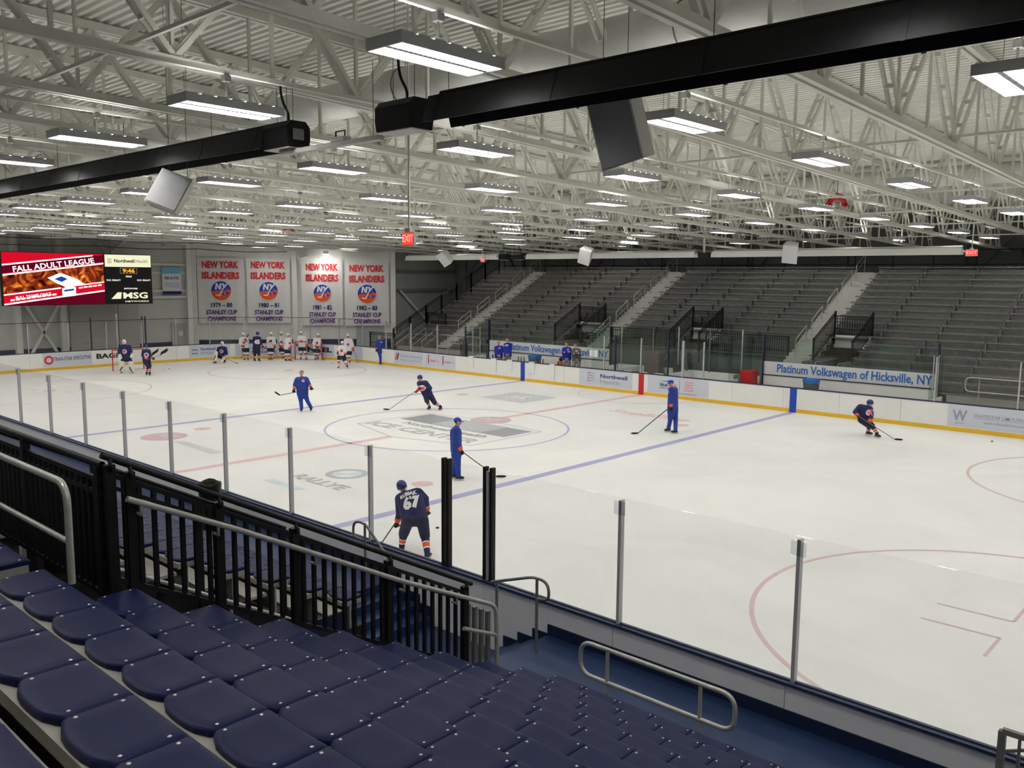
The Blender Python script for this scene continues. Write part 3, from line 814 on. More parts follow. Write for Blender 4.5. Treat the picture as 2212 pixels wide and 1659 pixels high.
# curved stair rails by the gate
for lab, pts_, posts in (('grey curved stair rail at the top of the right-hand gate steps', [(15.35, 1.35), (16.15, 1.62), (16.4, 1.60), (16.42, 1.35), (16.2, 1.33)], (15.45, 16.2)),
                         ('grey curved stair rail at the top of the left-hand gate steps', [(13.2, 1.05), (12.45, 1.62), (12.15, 1.60), (12.13, 1.33), (12.35, 1.33)], (12.45, 13.05))):
    t = thing('stair_rail', lab, 'railing')
    MB().tube(rounded([(x, -13.6, z) for x, z in pts_], .13, 6), .021, 8).build('rail', 'galv_dull', t)
    for x in posts: MB().tube([(x, -13.6, .1 if 12.6 < x < 15.9 else WZ), (x, -13.6, np.interp(x, [15.35, 16.15], [1.35, 1.62]) if x > 14 else np.interp(x, [12.45, 13.2], [1.62, 1.05]))], .021, 8).build('post', 'galv_dull', t)
# inner stair handrail seen through the pickets
t = thing('stair_rail', 'silver sloping handrail on the far wall of the stair opening', 'railing')
MB().tube(rounded([(14.2, -18.6, 2.6), (14.2, -16.2, 1.25), (14.2, -16.0, 1.1), (14.2, -16.15, .95)], .1), .024, 8).build('rail', 'galv', t)
for y in (-18.2, -17.0): MB().tube([(14.2, y, 0), (14.2, y, 2.6-(y+18.6)*.5625)], .02, 8).build('post', 'galv', t)
# lined waste bin behind the near boards
t = thing('waste_bin', 'black lined waste bin standing behind the near boards', 'bin', (7.62, -13.75, WZ))
MB().lathe([(.17, 0), (.2, .75)], n=14).build('bin_body', 'black_matte', t)
bag = MB().lathe([(.205, .55), (.225, .8), (.235, .92), (.22, .96), (.19, .9), (.15, .6), (0, .55)], n=14)
bag.v = [(x*(1+.04*math.sin(7*math.atan2(y, x))), y*(1+.04*math.cos(5*math.atan2(y, x))), z+.025*math.sin(3*math.atan2(y, x))*(z > .8)) for x, y, z in bag.v]
bag.build('bin_bag', 'black_steel', t)
# grey lattice gate at the right-hand end of the walkway
t = thing('gate', 'dark grey steel lattice gate at the end of the blue walkway', 'gate')
gy = -13.75
pA = back(2166, 1578, 1, gy); zt2 = pA.z; x0 = pA.x
MB().box(x0-.03, x0+.03, gy-.03, gy+.03, WZ, zt2).build('post', 'galv_dull', t)
MB().bar((x0, gy, zt2), (x0+1.2, gy, zt2), .05, .05).build('top_rail', 'galv_dull', t)
MB().bar((x0, gy, WZ+.1), (x0+1.2, gy, WZ+.1), .04, .04).build('bottom_rail', 'galv_dull', t)
for q in (.14, .4, .66, .92): MB().box(x0+q-.012, x0+q+.012, gy-.012, gy+.012, WZ+.1, zt2).build('bar', 'galv_dull', t)
MB().bar((x0, gy, zt2-.2), (x0+.4, gy, zt2-.02), .025, .025).build('brace', 'galv_dull', t)

# ================================================================== FAR STANDS
NR = 17
def fy(r): return 15.26+.58*r
def fz(r): return 1.589+.297*r
SX0, SX1 = -20.6, 26.0
AIS = ((-17.2, -16.0), (-5.95, -4.75), (5.65, 6.85))
VOM = ((-8.35, -6.45), (-.62, 1.12), (7.10, 8.87))
def spans(r):
    cuts = list(AIS)
    if fy(r) < 18.6: cuts += list(VOM)
    if r < 3: cuts.append((-4.75, 5.65))
    cuts.sort(); out = []; x = SX0
    for a, b in cuts:
        if a > x: out.append((x, a))
        x = max(x, b)
    out.append((x, SX1)); return out
def scallop(L):
    n = max(1, round(L/.457)); w = L/n; mb = MB(); vs_ = []; fs = []
    m_ = n*4
    for i in range(m_+1):
        u = i/4; x = i*L/m_; ph = abs(math.sin(PI*u))
        zt = .022*(1-ph); fr = .02*(1-ph)
        vs_ += [(x, fr, zt), (x, .24, zt+.004), (x, .24, -.05), (x, fr, -.05)]
    for i in range(m_):
        for k in range(4): fs.append((4*i+k, 4*i+4+k, 4*i+4+(k+1) % 4, 4*i+(k+1) % 4)[::-1])
    fs += [(0, 1, 2, 3)[::-1], (4*m_, 4*m_+1, 4*m_+2, 4*m_+3)]
    mb.add(vs_, fs); return mb.mesh('bench_plank', 'alum_seat')
_sc = {}
BRK = MB().box(-.03, .03, .05, .20, -.43, -.05).mesh('bench_bracket', 'galv_dull')
for r in range(NR):
    t = thing('bench_row', 'bare aluminium bench row of the far stands, %s up from the ice' % ordinal(r+1), 'bench', (0, fy(r), fz(r)), group='aluminium bench rows of the far stands')
    for a, b in spans(r):
        MB().box(a, b, -.335, .03, -.47, -.43).build('footboard', 'alum_seat', t)
        MB().box(a, b, .03, .05, -.75, -.43).build('riser', 'alum_seat', t)
        MB().box(a, b, .20, .22, -.43, -.13).build('seat_riser', 'alum_seat', t)
        L = b-a; n = max(1, round(L/2.3)); w_ = round(L/n-.03, 3)
        if w_ not in _sc: _sc[w_] = scallop(w_)
        off = (r % 3)*.0
        for i in range(n): ob('bench_plank', _sc[w_], t, (a+L/n*i+.015, 0, 0))
        for i in range(1, n): ob('bench_bracket', BRK, t, (a+L*i/n, 0, 0))
# aisles of shallow steps
for ai, (a, b) in enumerate(AIS):
    t = thing('aisle_stair', 'pale aluminium aisle stair in the far stands, %s' % ('beside the left end fence', 'above the penalty box', 'beside the right-hand fenced opening')[ai], 'stairs', ((a+b)/2, 0, 0), group='aisle stairs of the far stands')
    me = MB().box(-(b-a)/2, (b-a)/2, 0, .29, -.155, 0).mesh('step', 'alum')
    for r in range(-1, NR):
        for h in (0, 1):
            y = fy(r)-.33+.29*h; z = fz(r)-.43+.1485*h
            if z > .3 and 14.98 < y < 24.6: ob('step', me, t, (0, y, z))
    for q in range(5):
        y0 = 16.75+1.74*q; x = (a+b)/2-.2
        hr = thing('aisle_handrail', 'silver loop handrail in the %s far aisle, %s up' % (('left end', 'penalty box', 'right-hand')[ai], ordinal(q+1)), 'railing', group='loop handrails in the far aisles')
        def sz(y): return 1.589-.43+.512*(y-15.26+.2)
        y1 = y0+1.15
        MB().tube(rounded([(x, y0, sz(y0)), (x, y0, sz(y0)+.82), (x, y1, sz(y1)+.88), (x, y1, sz(y1)-.1)], .1, 4), .021, 6).build('loop', 'galv', hr)
        MB().tube([(x, y0, sz(y0)+.5), (x, y1, sz(y1)+.55)], .018, 6).build('mid_rail', 'galv', hr)
# fenced openings
def slope_fence(t, x, y0, y1, z0, z1, h=.95, gap=.115):
    for y in (y0, y1):
        z = np.interp(y, [y0, y1], [z0, z1]); MB().box(x-.04, x+.04, y-.04, y+.04, z-h-.6, z+.03).build('post', 'black_steel', t)
    for dz, w_ in ((0, .05), (-.14, .035), (-h, .035)): MB().bar((x, y0, z0+dz), (x, y1, z1+dz), .035, w_).build('fence_rail', 'black_steel', t)
    n = int((y1-y0)/gap); me = MB().box(-.012, .012, -.012, .012, -h, -.05).mesh('picket', 'black_steel')
    for i in range(1, n): y = y0+(y1-y0)*i/n; ob('picket', me, t, (x, y, np.interp(y, [y0, y1], [z0, z1])))
def level_fence(t, x0, x1, y, z, h=.95, gap=.115):
    for x in (x0, x1): MB().box(x-.035, x+.035, y-.035, y+.035, z-h-.1, z+.02).build('post', 'black_steel', t)
    for dz, w_ in ((0, .045), (-.13, .03), (-h*.72, .03), (-h, .035)): MB().bar((x0, y, z+dz), (x1, y, z+dz), .03, w_).build('fence_rail', 'black_steel', t)
    n = max(2, int((x1-x0)/gap)); me = MB().box(-.012, .012, -.012, .012, -h, 0).mesh('picket', 'black_steel')
    for i in range(1, n): ob('picket', me, t, (x0+(x1-x0)*i/n, y, z))
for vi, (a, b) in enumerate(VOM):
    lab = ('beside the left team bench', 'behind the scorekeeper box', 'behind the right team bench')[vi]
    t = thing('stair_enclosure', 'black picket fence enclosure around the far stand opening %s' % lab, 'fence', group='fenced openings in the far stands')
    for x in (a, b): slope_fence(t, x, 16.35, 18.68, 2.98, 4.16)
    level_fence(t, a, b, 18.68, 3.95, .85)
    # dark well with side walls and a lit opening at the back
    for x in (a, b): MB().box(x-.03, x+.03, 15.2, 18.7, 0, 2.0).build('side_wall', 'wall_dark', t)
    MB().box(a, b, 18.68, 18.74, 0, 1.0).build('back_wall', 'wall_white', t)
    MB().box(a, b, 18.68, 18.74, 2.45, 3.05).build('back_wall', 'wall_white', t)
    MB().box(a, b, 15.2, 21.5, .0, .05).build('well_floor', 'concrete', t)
    for x, n_ in ((a+.35, 0), (b-.35, 1)):
        MB().tube(rounded([(x, 15.35, 1.45), (x, 15.8, 1.95), (x, 18.4, 1.95)], .05), .02, 6).build('handrail', 'galv', t)
t = thing('picket_fence', 'black picket fence between the two openings above the penalty box', 'fence')
level_fence(t, -4.7, -.7, 16.95, 2.95, .95); level_fence(t, 1.2, 5.6, 16.95, 2.95, .95)
struct('wall_box', MB().box(-4.75, 5.65, 16.9, 16.96, 0, 2.0), 'wall_dark')
# fence down the left end of the stand
t = thing('picket_fence', 'long black picket fence down the left end of the far stands', 'fence')
yy = [14.6+1.45*i for i in range(8)]
for a, b in zip(yy, yy[1:]):
    za, zb2 = 1.589+.512*(a-15.26)+.95, 1.589+.512*(b-15.26)+.95
    slope_fence(t, -20.75, a, b, za, zb2)
level_fence(t, -20.7, -18.9, 17.6, 3.2, 1.0)
t = thing('picket_fence', 'low black picket fence behind the boards at the foot of the corner stairs', 'fence')
level_fence(t, -23.6, -20.95, 14.9, 1.85, .95)
for x in (-23.6, -20.95): MB().box(x-.03, x+.03, 14.87, 14.93, -.06, .9).build('post', 'black_steel', t)
# stand end wall, front wall, back walk with rail
struct('wall_stand_end', MB().prism([(0, 0), (1, 0), (1, 1), (0, 1)], 0, .001), 'wall_grey') if False else None
es = MB(); n = 17
for r in range(NR): es.box(-20.66, -20.62, fy(r)-.33, fy(r)+.25, -.05, fz(r)-.43)
struct('wall_stand_end', es, 'alum_paint')
struct('wall_stand_front', MB().box(-20.6, -12.2, 14.86, 14.90, -.05, 1.12), 'alum_paint')
struct('wall_stand_front', MB().box(13.3, 26, 14.86, 14.90, -.05, 1.12), 'alum_paint')
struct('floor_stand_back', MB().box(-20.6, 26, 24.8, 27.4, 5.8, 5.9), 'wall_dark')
t = thing('back_rail', 'black pipe rail along the top of the far stands', 'railing')
for z in (7.2, 6.48): MB().tube([(-20.6, 25.15, z), (26, 25.15, z)], .03, 6).build('rail', 'black_steel', t)
for i in range(24): x = -20.6+2.0*i; MB().tube([(x, 25.15, 5.9), (x, 25.15, 7.2)], .028, 6).build('post', 'black_steel', t)
# low silver rails at the foot of the stand, left of the bench and right of it
t = thing('guard_rail', 'silver two-bar rail at the foot of the far stands beside the left bench', 'railing')
MB().tube(rounded([(-16.2, 14.7, 2.05), (-12.75, 14.7, 2.05), (-12.75, 14.7, 1.55), (-16.2, 14.7, 1.55)], .18, 5), .024, 8).build('loop', 'galv', t)
for x in (-15.6, -13.1): MB().tube([(x, 14.7, 0), (x, 14.7, 2.05)], .022, 8).build('post', 'galv', t)
t = thing('guard_rail', 'silver two-bar rail at the foot of the far stands right of the right bench', 'railing')
MB().tube(rounded([(22, 14.7, 1.9), (14.0, 14.7, 1.9), (14.0, 14.7, 1.35), (22, 14.7, 1.35)], .2, 5), .026, 8).build('loop', 'galv', t)
for x in (14.5, 16.6, 18.7): MB().tube([(x, 14.7, 0), (x, 14.7, 1.9)], .022, 8).build('post', 'galv', t)
for q, (x, y) in enumerate(((-20.0, 14.0), (-18.6, 14.2), (-17.6, 14.3))):
    t = thing('stair_rail', 'silver sloping rail at the corner stairs of the far stands, %s from the wall' % ordinal(q+1), 'railing', group='corner stair rails')
    MB().tube(rounded([(x, y, 0), (x, y, 1.6), (x+.05, y+1.3, 2.35), (x+.05, y+1.3, 1.2)], .1), .022, 6).build('loop', 'galv', t)
    MB().tube([(x, y, 1.15), (x+.05, y+1.3, 1.9)], .018, 6).build('mid_rail', 'galv', t)
# ---- team benches: low wall, sign band, glass above
def bench_box(x0, x1, label, text, xs0, xs1):
    t = thing('bench_wall', label, 'wall')
    MB().box(x0, x1, 14.75, 14.83, -.05, 1.30).build('low_wall', 'board_white', t)
    MB().box(x0, x1, 14.72, 14.84, 1.30, 1.335).build('wall_cap', 'black_steel', t)
    bnd = MB().box(x0, x1, 14.77, 14.80, 1.335, 1.93).build('sign_band', 'sign_band', t)
    n = max(2, round((x1-x0)/1.25))
    for i in range(1, n): x = x0+(x1-x0)*i/n; MB().box(x-.008, x+.008, 14.765, 14.772, 1.335, 1.93).build('band_joint', 'wall_grey', t)
    gl_ = MB().box(x0, x1, 14.78, 14.79, 1.93, 3.05).build('glass_pane', 'glass_green', t)
    me = text_mesh(text, .52, .012, 1.0, 'CENTER', 'print_sign_blue'); w0 = max(v.co.x for v in me.vertices)-min(v.co.x for v in me.vertices)
    k = (xs1-xs0)/w0
    o = put('lettering', me, frame(((xs0+xs1)/2, 14.762, 1.635), (1, 0, 0), (0, 0, 1)) @ Matrix.Diagonal((k, 1, 1, 1)), t)
    for x in (x0, x1):
        MB().box(x-.03, x+.03, 14.7, 14.84, 0, 3.15).build('end_post', 'navy_paint', t)
    return t
bench_box(5.45, 12.95, 'white bench back wall with blue sponsor lettering, right team bench', 'Platinum Volkswagen of Hicksville, NY', 6.1, 12.75)
bench_box(-12.1, -3.2, 'white bench back wall with blue sponsor lettering, left team bench', 'Platinum Volkswagen of Hicksville, NY', -10.5, -3.35)
# bench end partitions
for x, lb in ((13.15, 'right end of the right team bench'), (-12.2, 'left end of the left team bench')):
    t = thing('bench_partition', 'low white partition with glass at the %s' % lb, 'partition')
    MB().box(x-.04, x+.04, HW+.12, 14.72, -.05, 1.05).build('low_wall', 'board_white', t)
    MB().box(x-.006, x+.006, HW+.12, 14.7, 1.05, 2.75).build('glass_pane', 'glass_green', t)
    for y in (13.5, 14.1): MB().box(x-.02, x+.02, y-.02, y+.02, 1.05, 2.75).build('glass_post', 'galv', t)
for x, lb, ln in ((-7.6, 'left', 7.6), (9.2, 'right', 6.6)):
    t = thing('players_bench', 'long plank players bench along the %s bench box' % lb, 'bench', (x, 14.3, 0))
    MB().box(-ln/2, ln/2, -.18, .18, .68, .73).build('plank', 'alum_paint', t)
    for q in (-.45, 0, .45): MB().box(ln*q-.04, ln*q+.04, -.15, .15, .30, .68).build('support', 'galv_dull', t)
    struct('floor_bench', MB().box(x-ln/2-.6, x+ln/2+.6, HW+.1, 14.75, -.05, .30), 'black_matte')
mat('print_grey2', (88, 84, 88), .7)
emitter('exit_letters', (255, 150, 140), 1.5)
# ================================================================== HUNG EQUIPMENT
def proj(P):
    q = Vector(P)-CAM; z = q.dot(FWD); return IW/2+FPX*q.dot(RGT)/z, IH/2-FPX*q.dot(UPV)/z
def chain(x, y, z0, z1, parent, name='hanger_chain'): MB().tube([(x, y, z0), (x, y, z1)], .006, 4).build(name, 'galv_dull', parent)
HY, HZ = -15.0, 7.60
def heater(x0, x1, bx, y, z, label, mt, right_box, sc=1.0):
    t = thing('radiant_heater', label, 'heater', (0, y, z))
    s = sc
    shell = [(-.24*s, -.15*s), (-.14*s, .16*s), (.14*s, .16*s), (.24*s, -.15*s), (.225*s, -.15*s), (.13*s, .145*s), (-.13*s, .145*s), (-.225*s, -.15*s)]
    mb = MB().extrude(shell, 'x', x0, x1); mb.build('reflector', mt, t)
    MB().tube([(x0-.1, 0, -.01), (x1+.1, 0, -.01)], .055*s, 10).build('burner_tube', mt, t)
    MB().tube([(x0+.05, .02, .21*s), (x1, .02, .21*s)], .03*s, 8).build('support_tube', mt, t)
    n = int((x1-x0)/1.6)
    for i in range(n+1):
        x = x0+.2+(x1-x0-.4)*i/max(1, n)
        MB().extrude([(a*1.03, b*1.03-.003) for a, b in shell[:4]]+[(a*1.0, b*1.0) for a, b in shell[:4][::-1]], 'x', x-.02, x+.02).build('reflector_band', mt, t)
        if i % 2 == 0: chain(x, 0, .2*s, zb(y)-z-.02, t)
    if bx is not None:
        prof = [(-.17, -.16), (.17, -.16), (.19, -.05), (.19, .12), (.12, .20), (-.12, .20), (-.19, .12), (-.19, -.05)]
        MB().extrude(prof, 'x', bx-.33, bx+.33).build('burner_box', 'heater_black', t)
        MB().box(bx-.32, bx+.32, -.16, .16, -.175, -.162).build('box_base', 'speaker_white', t)
        e = bx-.335 if right_box else bx+.335
        MB().box(*sorted((e, e+.006)), -.10, .08, -.06, .09).build('rating_plate', 'galv_dull', t)
        for dx in (-.2, .2): chain(bx+dx, 0, .2, zb(y)-z-.02, t)
        cp = [(bx, .05, .19), (bx-.05, .1, .35), (bx-.12, .05, .5), (bx-.1, .0, .65), (bx-.1, .0, zb(y)-z-.02)]
        MB().tube(rounded(cp, .1), .018, 7).build('gas_hose', 'black_matte', t)
    return t
heater(15.75, 30, 15.15, HY, HZ, 'long black radiant tube heater hanging over the near seats', 'heater_black', True)
heater(-12, 12.25, 12.55, HY, HZ+.02, 'long black radiant tube heater further along the near stands', 'heater_black', False)
t = thing('strip_light', 'unlit grey strip light hung between the two black heaters', 'light', (13.6, HY, 7.38))
MB().box(-1.15, 1.1, -.05, .05, 0, .06).build('strip_body', 'speaker_white', t)
MB().tube([(.15, 0, .06), (.15, 0, .2), (.35, 0, .2), (.35, 0, .06)], .012, 5).build('cable_loop', 'black_matte', t)
MB().cbox((.25, 0, .09), (.3, .12, .06)).build('junction_box', 'lamp_housing', t)
for x in (-1.0, .95): chain(x, 0, .06, zb(HY)-7.40, t)
# white heaters over the far stands
FHY = 15.4; FHZ = 6.83
def fx_(px): return back(px, 552, 1, FHY).x
heater(fx_(880), fx_(1076), fx_(1090), FHY, FHZ, 'white radiant tube heater over the left end of the far stands', 'heater_white', True, .9)
heater(fx_(1140), fx_(1503), fx_(1124), FHY, FHZ, 'white radiant tube heater over the middle of the far stands', 'heater_white', False, .9)
heater(fx_(1540), fx_(2078), None, FHY, FHZ, 'white radiant tube heater over the right part of the far stands', 'heater_white', False, .9)
t = thing('drop_pipe', 'white drop pipe between two far heaters', 'pipe', (fx_(1521), FHY, FHZ)); MB().tube([(0, 0, -.1), (0, 0, zt_(FHY)-FHZ+.085)], .05, 8).build('pipe', 'white_steel', t)
MB().cbox((0, 0, -.05), (.5, .2, .25)).build('burner_box', 'black_steel', t)
# loudspeakers
def speaker(c, n, up, size, label, grille):
    n = Vector(n).normalized(); u = Vector(up); u = (u-n*u.dot(n)).normalized(); r = u.cross(n)
    w_, h_, d_ = size; M = Matrix((r, u, n)).transposed().to_4x4(); M.translation = Vector(c)
    t = thing('loudspeaker', label, 'speaker', tuple(c), M.to_euler(), group='hanging loudspeakers')
    k = 1.0 if grille else .80
    mb = MB(); fr_ = [(-w_/2, -h_/2, 0), (w_/2, -h_/2, 0), (w_/2, h_/2, 0), (-w_/2, h_/2, 0)]; bk = [(x*k, y*.86, -d_) for x, y, z in fr_]
    mb.add(fr_+bk, [(0, 1, 2, 3), (7, 6, 5, 4), (0, 4, 5, 1), (1, 5, 6, 2), (2, 6, 7, 3), (3, 7, 4, 0)]); mb.build('cabinet', 'speaker_white', t)
    MB().box(-w_/2+.02, w_/2-.02, -h_/2+.02, h_/2-.02, .001, .014).build('grille', 'grille' if grille else 'lamp_housing', t)
    zc = M.inverted() @ Vector((0, 0, 0))
    for sgn in (-1, 1):
        a = Vector(c)+r*(sgn*w_*.3)+u*(h_*.44)-n*(d_*.5); b = Vector((a.x, a.y, zt_(a.y)+.085))
        MB().tube([M.inverted() @ a, M.inverted() @ b], .005, 4).build('hanger_wire', 'galv_dull', t)
    return t
def at(px, py, dist): return CAM+(RGT*((px-IW/2)/FPX)-UPV*((py-IH/2)/FPX)+FWD)*dist
speaker(at(1328, 283, 9.2), -FWD-RGT*.62-UPV*.22, UPV-RGT*.2, (.50, .74, .34), 'white loudspeaker with dark grille hung under the black heater', True)
speaker(at(364, 410, 14.4), RGT*.1-FWD*.9+UPV*.25, UPV*.93+RGT*.36, (.55, .66, .3), 'plain white loudspeaker seen from behind near the end of the black heater', False)
for px, py, lb, tl in ((958, 561, 'above the left end fence of the far stands', -.45), (1262, 556, 'above the far stands near the penalty box', .35), (1706, 550, 'above the right part of the far stands', .12)):
    c = back(px, py, 1, 12.6); speaker(c, Vector((.25, -1, -.55)), Vector((tl, 0, 1)), (.62, .84, .5), 'white loudspeaker hung %s' % lb, False)
c = on_bwall(652, 545, 2.5); speaker(c, Vector((.8, -.5, -.6)), Vector((-.4, 0, 1)), (.6, .8, .4), 'small white loudspeaker hung in front of the banner wall', False)
# flood lamp that washes the banners
t = thing('flood_lamp', 'bright flood lamp shining on the banners', 'light', tuple(on_bwall(704, 549, 1.1)))
MB().box(-.18, .18, -.12, .12, 0, .22).build('lamp_body', 'speaker_white', t)
fl = MB().box(-.16, .16, -.1, .1, -.03, -.004).build('lamp', 'flood', t)
MB().tube([(0, 0, .22), (0, 0, 2.2)], .02, 6).build('stem', 'white_steel', t)
# exit signs on poles
def exit_sign(c, w_, h_, label, zt):
    t = thing('exit_sign', label, 'sign', tuple(c), group='hanging exit signs')
    MB().box(-w_/2, w_/2, -.03, .03, -h_/2, h_/2).build('sign_box', 'exit_box', t)
    MB().box(-w_/2+.012, w_/2-.012, -.034, -.03, -h_/2+.012, h_/2-.012).build('lit_face', 'exit_red', t)
    letter('EXIT', h_*.72, frame((c[0], c[1]-.036, c[2]), (1, 0, 0), (0, 0, 1)), t, 'exit_letters', h_*.02, .62*w_/h_/1.0)
    MB().tube([(0, 0, h_/2), (0, 0, zt-c[2])], .018, 8).build('pole', 'white_steel', t)
    MB().cbox((0, 0, h_/2+.03), (.12, .08, .06)).build('canopy', 'exit_box', t)
c = at(884, 516, 14.4); exit_sign(c, .30, .225, 'lit red exit sign on a long white pole above the near boards', zt_(c.y)+.085)
c = back(2099, 546, 1, 14.6); exit_sign(c, .42, .26, 'lit red exit sign by the right end of the white far heater', zt_(c.y)+.085)
c = back(1043, 561, 1, 14.9); exit_sign(c, .30, .28, 'lit red exit sign on a thin pole above the left bench', zt_(c.y)+.085)
# red twin-horn units under the roof
for px, py, dist, lb in ((1808, 436, 26.6, 'over the right half of the rink'), (623, 497, 46.2, 'towards the banner wall')):
    c = at(px, py, dist); t = thing('twin_horn', 'glossy red twin-horn unit hung under the roof %s' % lb, 'horn', tuple(c), (0, 0, YAW*-1 if False else .6))
    k = .78 if dist < 30 else .9
    MB().tube([(-.3*k, 0, -.06), (-.2*k, 0, .1), (0, 0, .15), (.2*k, 0, .1), (.3*k, 0, -.06)], [.07, .11, .12, .11, .07], 10).build('body', 'red_plastic', t)
    for s in (-1, 1): MB().ball((s*.3*k, 0, -.08), .12*k, 12, 8).build('horn', 'red_plastic', t); MB().ball((s*.3*k, -.09*k, -.10), .055*k, 10, 6).build('horn_mouth', 'print_black', t)
    MB().tube([(0, 0, .2), (0, 0, zt_(c.y)-c.z+.085)], .012, 5).build('stem', 'galv_dull', t)

# ================================================================== BANNERS
def poly_mesh(polys, m, th=.0):
    return flat(polys, 0).mesh('print', m)
def ny_logo(M, parent, R, name='team_emblem'):
    e = put(name, poly_mesh([disc(R*1.05, 40)], 'print_white'), M, parent)
    def sub(nm, polys, m, dz): return put(nm, poly_mesh([[(x*R, y*R) for x, y in p] for p in polys], m), M @ Matrix.Translation((0, 0, dz)), parent)
    sub('emblem_disc', [disc(1, 40)], 'print_blue', .004)
    arc_ = [(math.cos(a), math.sin(a)) for a in [PI+.12+(PI-.05)*i/20 for i in range(21)]]
    sub('emblem_land', [arc_+[(.80, .10), (.45, .30), (.62, .08), (.15, -.05), (-.2, .02), (-.6, .0)]], 'print_orange', .008)
    sub('emblem_water', [[(.05, -.28), (.62, -.12), (.9, -.2), (.55, -.42), (.2, -.46)]], 'print_blue', .011)
    sub('emblem_letter', [[(-.62, .12), (-.44, .12), (-.40, .52), (-.2, .12), (-.02, .12), (.08, .78), (-.12, .78), (-.17, .42), (-.36, .80), (-.52, .80)]], 'print_white', .014)
    sub('emblem_letter', [[(.10, .78), (.30, .78), (.36, .55), (.56, .78), (.76, .78), (.40, .34), (.20, .1), (-.08, -.5), (-.22, -.5), (.10, .16), (.22, .36)]], 'print_white', .014)
    sub('emblem_blade', [[(-.05, -.42), (-.08, -.56), (-.52, -.52), (-.58, -.40), (-.2, -.40)]], 'print_white', .017)
    sub('emblem_puck', [[(.28, -.30), (.42, -.24), (.5, -.32), (.34, -.38)]], 'print_white', .017)
    return e
def fit_text(body, width, height, M, parent, m, bold=.0):
    me = text_mesh(body, 1.0, bold, 1.0, 'CENTER', m)
    xs = [v.co.x for v in me.vertices]; ys_ = [v.co.y for v in me.vertices]
    w0 = max(xs)-min(xs); h0 = max(ys_)-min(ys_); cx = (max(xs)+min(xs))/2; cy = (max(ys_)+min(ys_))/2
    return put('lettering', me, M @ Matrix.Diagonal((width/w0, height/h0, 1, 1)) @ Matrix.Translation((-cx, -cy, 0)), parent)
for pxa, pxb, pt, pb_, year in ((427, 528, 557.5, 698, '1979 – 80'), (533, 627, 558.5, 698, '1980 – 81'), (652, 740, 563, 703, '1981 – 82'), (745, 840, 566, 703.5, '1982 – 83')):
    A = on_bwall(pxa, (pt+pb_)/2, .20); B = on_bwall(pxb, (pt+pb_)/2, .20); mid = (A+B)/2
    zT_ = on_bwall((pxa+pxb)/2, pt, .20).z; zB_ = on_bwall((pxa+pxb)/2, pb_, .20).z
    W_ = (B-A).to_2d().length; H_ = zT_-zB_
    o = Vector((mid.x, mid.y, (zT_+zB_)/2)); M = frame(o, BD, (0, 0, 1))
    t = thing('championship_banner', '%s championship banner of white cloth on the angled wall' % year.replace(' ', '').replace('–', '-'), 'banner', tuple(o), M.to_euler(), group='championship banners')
    mb = MB(); nx, ny = 24, 10; vs_ = []
    for j in range(ny+1):
        for i in range(nx+1):
            u = i/nx-.5; v = j/ny-.5
            vs_.append((u*W_, v*H_, -.02+.018*math.sin(i*1.3+year.__hash__() % 7*0)*(.5-v)))
    fs = [(j*(nx+1)+i, j*(nx+1)+i+1, (j+1)*(nx+1)+i+1, (j+1)*(nx+1)+i) for j in range(ny) for i in range(nx)]
    mb.add(vs_, fs, True); mb.add([(x, y, z-.01) for x, y, z in vs_], [f[::-1] for f in fs], True)
    mb.build('cloth', 'banner_cloth', t)
    MB().box(-W_/2, W_/2, H_/2-.04, H_/2+.02, -.045, .0).build('hem_bar', 'banner_cloth', t)
    def row(body, yf, wf, hf, m, b=.018): fit_text(body, W_*wf, H_*hf, M @ Matrix.Translation((0, H_*(.5-yf), .02)), t, m, b)
    row('NEW YORK', .10, .78, .11, 'print_red', .045); row('ISLANDERS', .265, .80, .11, 'print_red', .045)
    ny_logo(M @ Matrix.Translation((0, 0, .02)), t, W_*.213)
    row(year, .72, .46, .075, 'print_navy', .035); row('STANLEY CUP', .828, .66, .07, 'print_purple', .035); row('CHAMPIONS', .93, .61, .07, 'print_purple', .035)

# ================================================================== SCOREBOARD
SBX = -33.0
def sb(px, py): return back(px, py, 0, SBX)
t = thing('scoreboard', 'big hanging scoreboard with bright red video screen and game clock', 'scoreboard', (SBX, 0, 0))
y0, y1, y2 = sb(4, 600).y, sb(226, 600).y, sb(328, 600).y; zb0 = sb(10, 660).z; zt0 = sb(6, 543).z
zb0 = (sb(10, 661).z+sb(320, 656).z)/2; zt0 = (sb(10, 543).z+sb(320, 550).z)/2
MB().box(-.35, -.02, y0, y2, zb0, zt0).build('cabinet', 'black_matte', t)
def emsh(name, rgb, s): emitter(name, rgb, s); return name
for nm, rgb, s_ in (('scr_red', (226, 16, 44), .95), ('scr_dark', (110, 10, 36), .8), ('scr_white', (255, 250, 250), 1.5), ('scr_cream', (246, 244, 206), 1.0), ('scr_amber', (255, 150, 20), 1.6), ('scr_blue', (30, 70, 190), .9), ('scr_sheet', (245, 240, 235), 1.2)): emsh(nm, rgb, s_)
